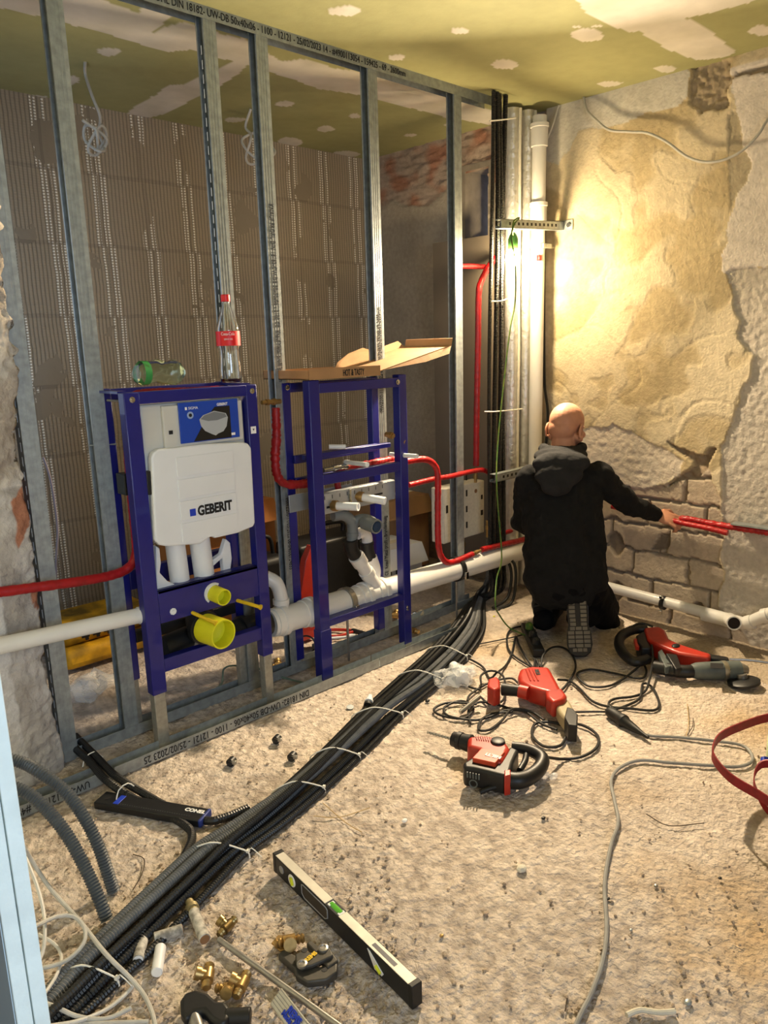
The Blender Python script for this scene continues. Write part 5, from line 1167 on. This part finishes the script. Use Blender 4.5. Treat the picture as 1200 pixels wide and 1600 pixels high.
# yellow sack stack, cardboard boxes, tool cases
t = thing('yellow_sack', PY(130, 985, 3.3), 'yellow printed building material sack lying behind the left studs', 'sack')
ya, yb = PY(88, 968, 3.25), PY(178, 955, 3.25)
M_sack = mat('yellow sack print', '#e0a818', .6, 0, 0, col2='#6b5210', scale=9)
q = MB(); x0_, x1_ = 1.12, 1.62
q.box((x0_, 3.15, .012), (x1_, 3.5, .10)); q.build('sack', M_sack, t, bevel=.03, seg=3)
q = MB().box((x0_+.02, 3.2, .101), (x1_-.03, 3.52, .18)); q.build('sack', M_sack, t, bevel=.03, seg=3)
pm = MB()
for k in range(7): pm.box((x0_+.10+k*.05, 3.1975, .128), (x0_+.135+k*.05, 3.1995, .15)); pm.box((x0_+.115+k*.05, 3.1975, .115), (x0_+.13+k*.05, 3.1995, .13))
pm.build('printed_marks', M_ink, t, smooth=0)
tag(cable('red_rod', [F(100,1012,.008), F(170,994,.008)], .006, M_redd), 'thin dark red rod on the floor behind the left studs', 'rod')
def cbx(name, x0, y0, x1, y1, z1, m, label, z0=.008, cat='box', rz=0):
    o = MB().cbox(((x0+x1)/2, (y0+y1)/2, (z0+z1)/2), (x1-x0, y1-y0, z1-z0), rz=rz).build(name, m, None, bevel=.003); return tag(o, label, cat)
M_orangebox = mat('orange brown cardboard', '#b8763c', .85, 0, .1, 6)
def big_box(x0, y0, x1, y1, z1, label, m=M_card, name='cardboard_box', marks=False):
    t = thing(name, (x0, y0, 0), label, 'box'); MB().box((x0, y0, .008), (x1, y1, z1)).build('carton', m, t, bevel=.003)
    MB().box((x0-.0, (y0+y1)/2-.025, z1+.0002), (x1, (y0+y1)/2+.025, z1+.001)).build('packing_tape', M_cream, t, smooth=0)
    MB().prism([(x0,y0-.001,z1),(x1,y0-.001,z1),(x1,y0-.05,z1-.10),(x0,y0-.05,z1-.10)], (0,.003,0)).build('flap', m, t, smooth=0)
    if marks:
        mk = MB()
        for k in range(3): mk.box((x0+.05+k*.05, y0-.0015, .1), (x0+.07+k*.05, y0-.0008, .14))
        mk.build('printed_marks', M_ink, t, smooth=0)
    return t
big_box(1.72, 3.05, 2.17, 3.40, .62, 'brown cardboard box standing behind the toilet frame', M_orangebox)
big_box(2.98, 3.12, 3.36, 3.42, .45, 'light brown open carton behind the basin frame near the window wall', M_card)
big_box(2.66, 2.86, 3.02, 3.10, .26, 'white low carton with small printed marks behind the basin frame', M_white, marks=True)
t = thing('tool_case', (2.32, 2.85, 0), 'black tool case standing behind the washbasin frame', 'tool case')
MB().box((2.12, 2.80, .012), (2.62, 3.0, .42)).build('shell', M_blk, t, bevel=.02, seg=3)
MB().sweep(smoothpath([(2.28,2.9,.42),(2.28,2.9,.46),(2.33,2.9,.475),(2.43,2.9,.475),(2.48,2.9,.46),(2.48,2.9,.42)], .01), .012, 12).build('handle', M_blk, t)
for x in (2.22, 2.52): MB().box((x-.02, 2.793, .32), (x+.02, 2.80, .38)).build('latch', M_tgrey, t, bevel=.003)
t = thing('tool_bag', (1.98, 2.75, 0), 'dark tool bag left of the black tool case, behind the basin frame', 'tool bag')
MB().box((1.92, 2.86, .012), (2.10, 3.02, .38)).build('bag', M_rub, t, bevel=.03, seg=3)
MB().sweep(smoothpath([(1.95,2.94,.37),(1.97,2.94,.46),(2.05,2.94,.46),(2.07,2.94,.37)], .01), .01, 10).build('handle', M_rub, t)
t = thing('red_tool', (1.98, 2.68, 0), 'red folded tool leaning against the black tool case', 'tool')
MB().prism([PY(470,925,2.68), PY(478,875,2.68), PY(488,852,2.68), PY(496,880,2.68), V((PY(490,935,2.68).x, 2.68, .012)), V((PY(470,945,2.68).x, 2.68, .012))], (0,.04,0)).build('blade_cover', M_hred, t, bevel=.004)
tag(cable('pry_tool', [F(500,926,.016), F(520,922,.016), F(548,925,.016)], .014, M_hred), 'short red tool grip on the floor between the frames', 'tool')
# pliers, hammer and fittings behind the track
t = thing('pipe_pliers', F(530, 990), 'red handled pliers lying behind the rear floor track', 'pliers')
cable('grip', [F(490,988,.012), F(520,984,.012), F(552,985,.012)], .008, M_hred, t); cable('grip', [F(492,992,.012), F(525,994,.012), F(552,987,.012)], .007, M_hred, t)
MB().cap(F(552,986,.012), F(573,990,.012), .013, .008).build('jaws', M_blk, t)
tag(MB().lathe(F(505,998,.012), F(548,995,.012)-F(505,998,.012), [(0,.006),(.11,.006),(.11,.012),(.13,.014),(.15,.012)], 12).build('white_pin', M_white, None), 'white plastic pin lying next to the red handled pliers', 'pin')
for q, lab, m in (((435,1040),'brass fitting on the floor below the white elbow',M_brass),((618,962),'brass valve lying between the pliers and the waste pipe',M_brass),((655,958),'dull fitting right of the brass valve behind the frame',M_chrome),((645,985),'brass fitting lying right of the basin frame leg',M_brass)):
    fitting(q[0], q[1], q[0]*.1, lab, m, s=1.2)
t = thing('grey_ring_clamp', F(478,1010), 'black open pipe clamp lying behind the printed stud', 'clamp')
MB().tubeh(F(478,1008,.006), F(478,1008,.03), .045, .038, 28).build('ring', M_blk, t); MB().cbox(F(492,1010,.02), (.02,.02,.025)).build('lug', M_steel, t, bevel=.002)
t = thing('film_sheet', F(128,1080), 'crumpled clear plastic film on the floor behind the left studs', 'plastic film'); q = MB(); c = F(130,1080,.03)
for k in range(2):
    k0 = len(q.v); q.ell(c+V((.05*k,.03*k,0)), (.10,.07,.035), seg=18, rings=10)
    for i in range(k0, len(q.v)): w = q.v[i]; w += V((nz(w.x, w.y, w.z, 26), nz(w.y, w.z, w.x, 26), nz(w.z, w.x, w.y, 26)))*.035; w.z = max(w.z, .004)
q.build('film', M_film, t, smooth=15)
tag(cable('green_cable', [F(315,1085,.006), F(345,1070,.006), F(350,1045,.03), F(370,1040,.03), F(405,1045,.02), F(440,1058,.006), F(488,1070,.006)], .004, mat('dull green cable', '#5f7468', .6)), 'dull green cable arching through the foot of the toilet frame', 'cable')
t = thing('pipe_offcut', F(598, 948), 'curved black cable hank at the corner below the pipes', 'cable hank')
MB().sweep(smoothpath([PY(778,955,2.30), PY(800,940,2.30), PY(806,905,2.30), PY(803,880,2.32), PY(790,872,2.36)], .01), .008, 10).build('loop', M_rub, t)
MB().sweep(smoothpath([PY(770,950,2.32), PY(792,935,2.32), PY(799,905,2.32), PY(796,882,2.34), PY(786,875,2.38)], .01), .008, 10).build('loop', M_rub, t)
# cables at the ceiling on the right wall
tag(cable('wall_cable', [PX(912,152,3.475), PX(917,172,3.46), PX(932,188,3.45), PX(952,203,3.45), PX(985,206,3.455), PX(1012,208,3.455), PX(1042,222,3.45), PX(1072,244,3.45), PX(1100,253,3.44), PX(1130,250,3.44), PX(1160,235,3.44), PX(1185,210,3.44), PX(1200,186,3.45), PX(1230,150,3.46)], .006, M_gcab), 'grey cable sagging across the top of the right wall', 'cable')
tag(cable('wall_cable', [PX(873,165,3.47), PX(862,200,3.44), PX(852,225,3.42), PX(846,242,3.41)], .005, M_wcab), 'short white cable slanting down at the top of the corner', 'cable')
tag(cable('wall_cable', [PX(853,330,3.47), PX(851,350,3.45), PX(850,420,3.45), PX(850,520,3.45), PX(851,600,3.45), PX(856,645,3.45), PX(853,700,3.45)], .007, M_rub), 'black cable running down beside the white riser', 'cable')
# ================================================================ the kneeling man
def remesh(o, vox, it=6, fac=.6, disp=None):
    m = o.modifiers.new('skin', 'REMESH'); m.mode = 'VOXEL'; m.voxel_size = vox; m.use_smooth_shade = True
    s = o.modifiers.new('smooth', 'SMOOTH'); s.iterations = it; s.factor = fac
    if disp:
        tx = bpy.data.textures.new('folds', 'CLOUDS'); tx.noise_scale = disp[1]; tx.noise_depth = 2
        dm = o.modifiers.new('folds', 'DISPLACE'); dm.texture = tx; dm.strength = disp[0]; dm.mid_level = .5; dm.texture_coords = 'LOCAL'
J = dict(
 head=PD(886, 668, 3.52), neck=PD(880, 712, 3.47),
 shL=PD(825, 748, 3.44), shR=PD(932, 742, 3.42), elL=PD(814, 815, 3.55), elR=PD(985, 790, 3.50), haL=PD(862, 838, 3.74),
 chest=PD(878, 770, 3.44), waist=PD(882, 850, 3.40), pelvis=PD(885, 905, 3.32),
 hipL=PD(856, 915, 3.33), hipR=PD(915, 915, 3.33))
J['haR'] = PX(1026, 803, 3.40)
J['knL'] = PD(868, 985, 3.72); J['knL'].z = .06
J['knR'] = PD(945, 985, 3.55); J['knR'].z = .06
J['anL'] = PD(850, 968, 3.36); J['anL'].z = .075
J['anR'] = PD(903, 950, 3.28); J['anR'].z = .11
J['toR'] = F(905, 1018, .03)
J['toL'] = F(850, 982, .03)
def mk_body(k=1.0):
    b = MB(); 
    Z3 = (J['waist']-J['neck']).normalized()
    def e(c, rx, ry, rz): # axes: right, forward, up-ish
        M = Matrix((UR, UA, V((0,0,1)))).transposed(); b.ell(c, (rx*k, ry*k, rz*k), M, 20, 14)
    e(J['chest'], .150, .095, .17); e(J['waist'], .135, .09, .16); e(J['pelvis'], .15, .105, .12)
    e(J['chest']+V((0,0,.06)), .165, .08, .09)
    b.cap(J['shL'], J['shR'], .055*k, .055*k)
    return b
man = thing_body = None
bd = mk_body(.86)
hd = J['head']; up = (hd-J['neck']).normalized()
look = (PD(905, 700, 3.9)-hd).normalized(); look = (UA*.75+UR*.62+V((0,0,-.28))).normalized()
side = look.cross(V((0,0,1))).normalized(); hup = side.cross(look).normalized(); HM = Matrix((side, look, hup)).transposed()
def hp3(x, y, z): return hd + HM@V((x, y, z))
bd.ell(hp3(0,-.012,.028), (.075,.094,.083), HM, 24, 16).ell(hp3(0,-.045,-.01), (.066,.055,.06), HM, 20, 12)   # cranium, occiput
bd.ell(hp3(0,.035,-.025), (.060,.055,.080), HM, 20, 14).ell(hp3(0,.058,-.075), (.034,.032,.026), HM)         # face, chin
bd.ell(hp3(0,.09,.020), (.045,.014,.012), HM)                                                              # brow
bd.ell(hp3(0,.104,-.018), (.013,.020,.024), HM, 10, 8)                                                        # nose
bd.ell(hp3(0,.088,-.055), (.022,.010,.009), HM, 10, 8)                                                        # lips
for s in (-1, 1):
    bd.ell(hp3(s*.043,.062,-.02), (.022,.02,.02), HM)
    bd.ell(hp3(s*.062,-.0,-.045), (.02,.035,.02), HM)
bd.cap(J['neck']-V((0,0,.02)), hp3(0,-.02,-.05), .056, .054)
for s in ('L', 'R'):
    bd.cap(J['sh'+s], J['el'+s], .043, .036).cap(J['el'+s], J['ha'+s], .036, .025)
    bd.cap(J['hip'+s], J['kn'+s], .075, .052).cap(J['kn'+s], J['an'+s], .05, .035).cap(J['an'+s], J['an'+s].lerp(J['to'+s], .35), .032, .026)
# hands with five fingers
def hand(w, fwd, upv, spread=1):
    fwd = fwd.normalized(); upv = (upv-fwd*upv.dot(fwd)).normalized(); sd = fwd.cross(upv)
    M = Matrix((sd, fwd, upv)).transposed(); g = lambda x, y, z: w+M@V((x, y, z))
    bd.ell(g(0,.045,0), (.040,.048,.016), M, 16, 10)
    for i, (x, L1) in enumerate(((-.030,.062),(-.010,.072),(.010,.070),(.029,.058))):
        r = .0088-(.001 if i == 3 else 0)
        p = [g(x,.075,.0), g(x*1.05,.075+L1*.45,-.006), g(x*1.05,.075+L1*.62,-.030), g(x,.075+L1*.40,-.046)]
        for u, v in zip(p, p[1:]): bd.cap(u, v, r, r*.92, 10)
    p = [g(-.034,.020,-.004), g(-.055,.045,-.016), g(-.050,.072,-.034)]
    for u, v in zip(p, p[1:]): bd.cap(u, v, .0105, .0095, 10)
hand(J['haR'], (PX(1050,812,3.42)-J['haR']), V((-.6,0,.8)))
hand(J['haL'], (J['haL']-J['elL']), V((0,0,1)))
man = bd.build('person', M_skin, None)
tag(man, 'kneeling bald person seen from behind in black hooded sweatshirt, reaching to the red pipes', 'person')
remesh(man, .0045, 3, .5)
# ears, eyes
for s in (-1, 1):
    e = MB(); pts = [hp3(s*.074, -.020+.018*math.cos(a), -.018+.030*math.sin(a)) for a in [i*2*PI/16 for i in range(16)]]
    pts = [p+side*s*(.010 if i in range(5, 12) else .002) for i, p in enumerate(pts)]
    e.sweep(pts, .0055, 8, closed=True).ell(hp3(s*.076,-.018,-.018), (.005,.014,.024), HM, 10, 8); e.build('ear', M_skin, man)
    MB().ell(hp3(s*.030,.082,.006), (.011,.010,.009), HM, 12, 8).build('eye', M_txw, man)
M_hood = mat('black cotton', '#161617', .9, 0, .25, 30, .0015, 250, spec=.25); M_hood2 = mat('washed grey hood', '#2b2b2c', .95, 0, .25, 14, .002, 60, spec=.15)
M_trou = mat('black work trousers', '#0d0d10', .9, 0, .3, 20, spec=.15)
# sweatshirt: torso, arms
hm = mk_body(1.0)
hm.cap(J['chest']+V((0,0,.03)), J['pelvis']+V((0,0,.03)), .125, .135, 20)
for sx_ in (-1, 1): hm.cap(J['chest']+UR*sx_*.075, J['pelvis']+UR*sx_*.075+V((0,0,.0)), .105, .11, 18)
M = Matrix((UR, UA, V((0,0,1)))).transposed()
hm.ell(J['waist']+V((0,0,-.03)), (.165,.105,.15), M, 20, 12).ell(PD(884,925,3.33), (.168,.125,.08), M, 20, 12).ell(PD(868,905,3.31), (.15,.11,.10), M, 20, 12)
hm.cap(J['shL'], J['elL'], .062, .050).cap(J['elL'], J['haL'], .05, .034)
hm.cap(J['shR'], J['elR'], .064, .052).cap(J['elR'], J['haR'].lerp(J['elR'], .05), .052, .038)
hm.cap(J['neck']+V((0,0,-.03)), J['neck']+V((0,0,.0)), .075, .06)
sw = hm.build('sweatshirt', M_hood, man); remesh(sw, .008, 5, .6, (.034, .075))
# hood lying on the back
hb = MB(); TR = Matrix.Rotation(math.radians(-14), 3, 'Y')
hb.ell(PD(876,712,3.42), (.122,.085,.042), M, 22, 12).ell(PD(877,724,3.36), (.130,.062,.055), M, 22, 12)
hb.ell(PD(873,742,3.325), (.108,.045,.060), M, 22, 12).ell(PD(870,758,3.315), (.070,.040,.050), M, 20, 12)
for k in range(11):
    a = PI*(k/10); c = PD(880,702,3.47)+UR*(.086*math.cos(a))+UA*(-.085*math.sin(a)+.015)+V((0,0,.006-.004*math.sin(a)))
    hb.ell(c, (.024,.024,.022), seg=12, rings=8)
ho = hb.build('hood', M_hood2, man); remesh(ho, .006, 5, .6, (.012, .05))
# trousers
tr_ = MB()
tr_.ell(J['pelvis']+V((0,0,-.02)), (.150,.12,.11), M, 20, 12)
for s in ('L', 'R'): tr_.cap(J['hip'+s], J['kn'+s], .098 if s == 'R' else .09, .066).cap(J['kn'+s], J['an'+s]+V((0,0,.0)), .066, .05)
tr_.cap(J['hipR'], PD(950, 975, 3.50), .085, .06)
to = tr_.build('trousers', M_trou, man); remesh(to, .008, 5, .6, (.014, .07))
# shoes: soles facing the camera
def shoe(hl, tt, label, m_up, m_so, tread=True):
    ax = (tt-hl); L = ax.length; f = ax.normalized(); nb = (CAM-hl); nb = (nb-f*nb.dot(f)).normalized(); sd = f.cross(nb)
    R_ = []
    outl = [(0,.030),(.02,.040),(.08,.044),(.15,.042),(.21,.052),(.26,.054),(.30,.044),(.322,.022)]
    sc = L/.325
    for u, w in outl: R_.append((u*sc, w))
    pts = [hl+f*u+sd*w for u, w in R_]+[hl+f*u-sd*w for u, w in R_[::-1]]
    so = MB().prism([p+nb*.0 for p in pts], nb*-.022).build('sole', m_so, man, bevel=.004); so['label'] = label
    up_ = MB(); up_.cap(hl+f*.04-nb*.05, tt-f*.05-nb*.045, .048, .040).cap(hl+f*.03-nb*.06, hl+f*.0-nb*.10+V((0,0,.02)), .038, .042)
    uo = up_.build('shoe_upper', m_up, man); remesh(uo, .006, 3, .5)
    if tread:
        tb = MB(); n = 13
        for i in range(n):
            u = L*(.04+.9*i/n); w = .037 if i < 8 else .046
            if i in (0, n-1): w = .030
            if i in (5,6): w = .035
            for (x0, x1) in (((-w, -w*.42), (-w*.34, w*.34), (w*.42, w)) if i >= 7 else ((-w, -w*.3), (w*.3, w))):
                tb.obox(hl+f*u+sd*x0, f*L*.055, sd*(x1-x0), nb*.005)
        tb.build('tread', mat('grey brown rubber', '#6a6358', .7), so, bevel=.001)
shoe(PD(901, 930, 3.235), F(907, 1026, .012), 'worn grey sole with blocky tread', mat('grey shoe', '#4d5260', .8), mat('sole dark', '#2d2a28', .8))
shoe(PD(846, 945, 3.36), F(853, 984, .012), 'dark heel', M_blk, M_rub, tread=False)
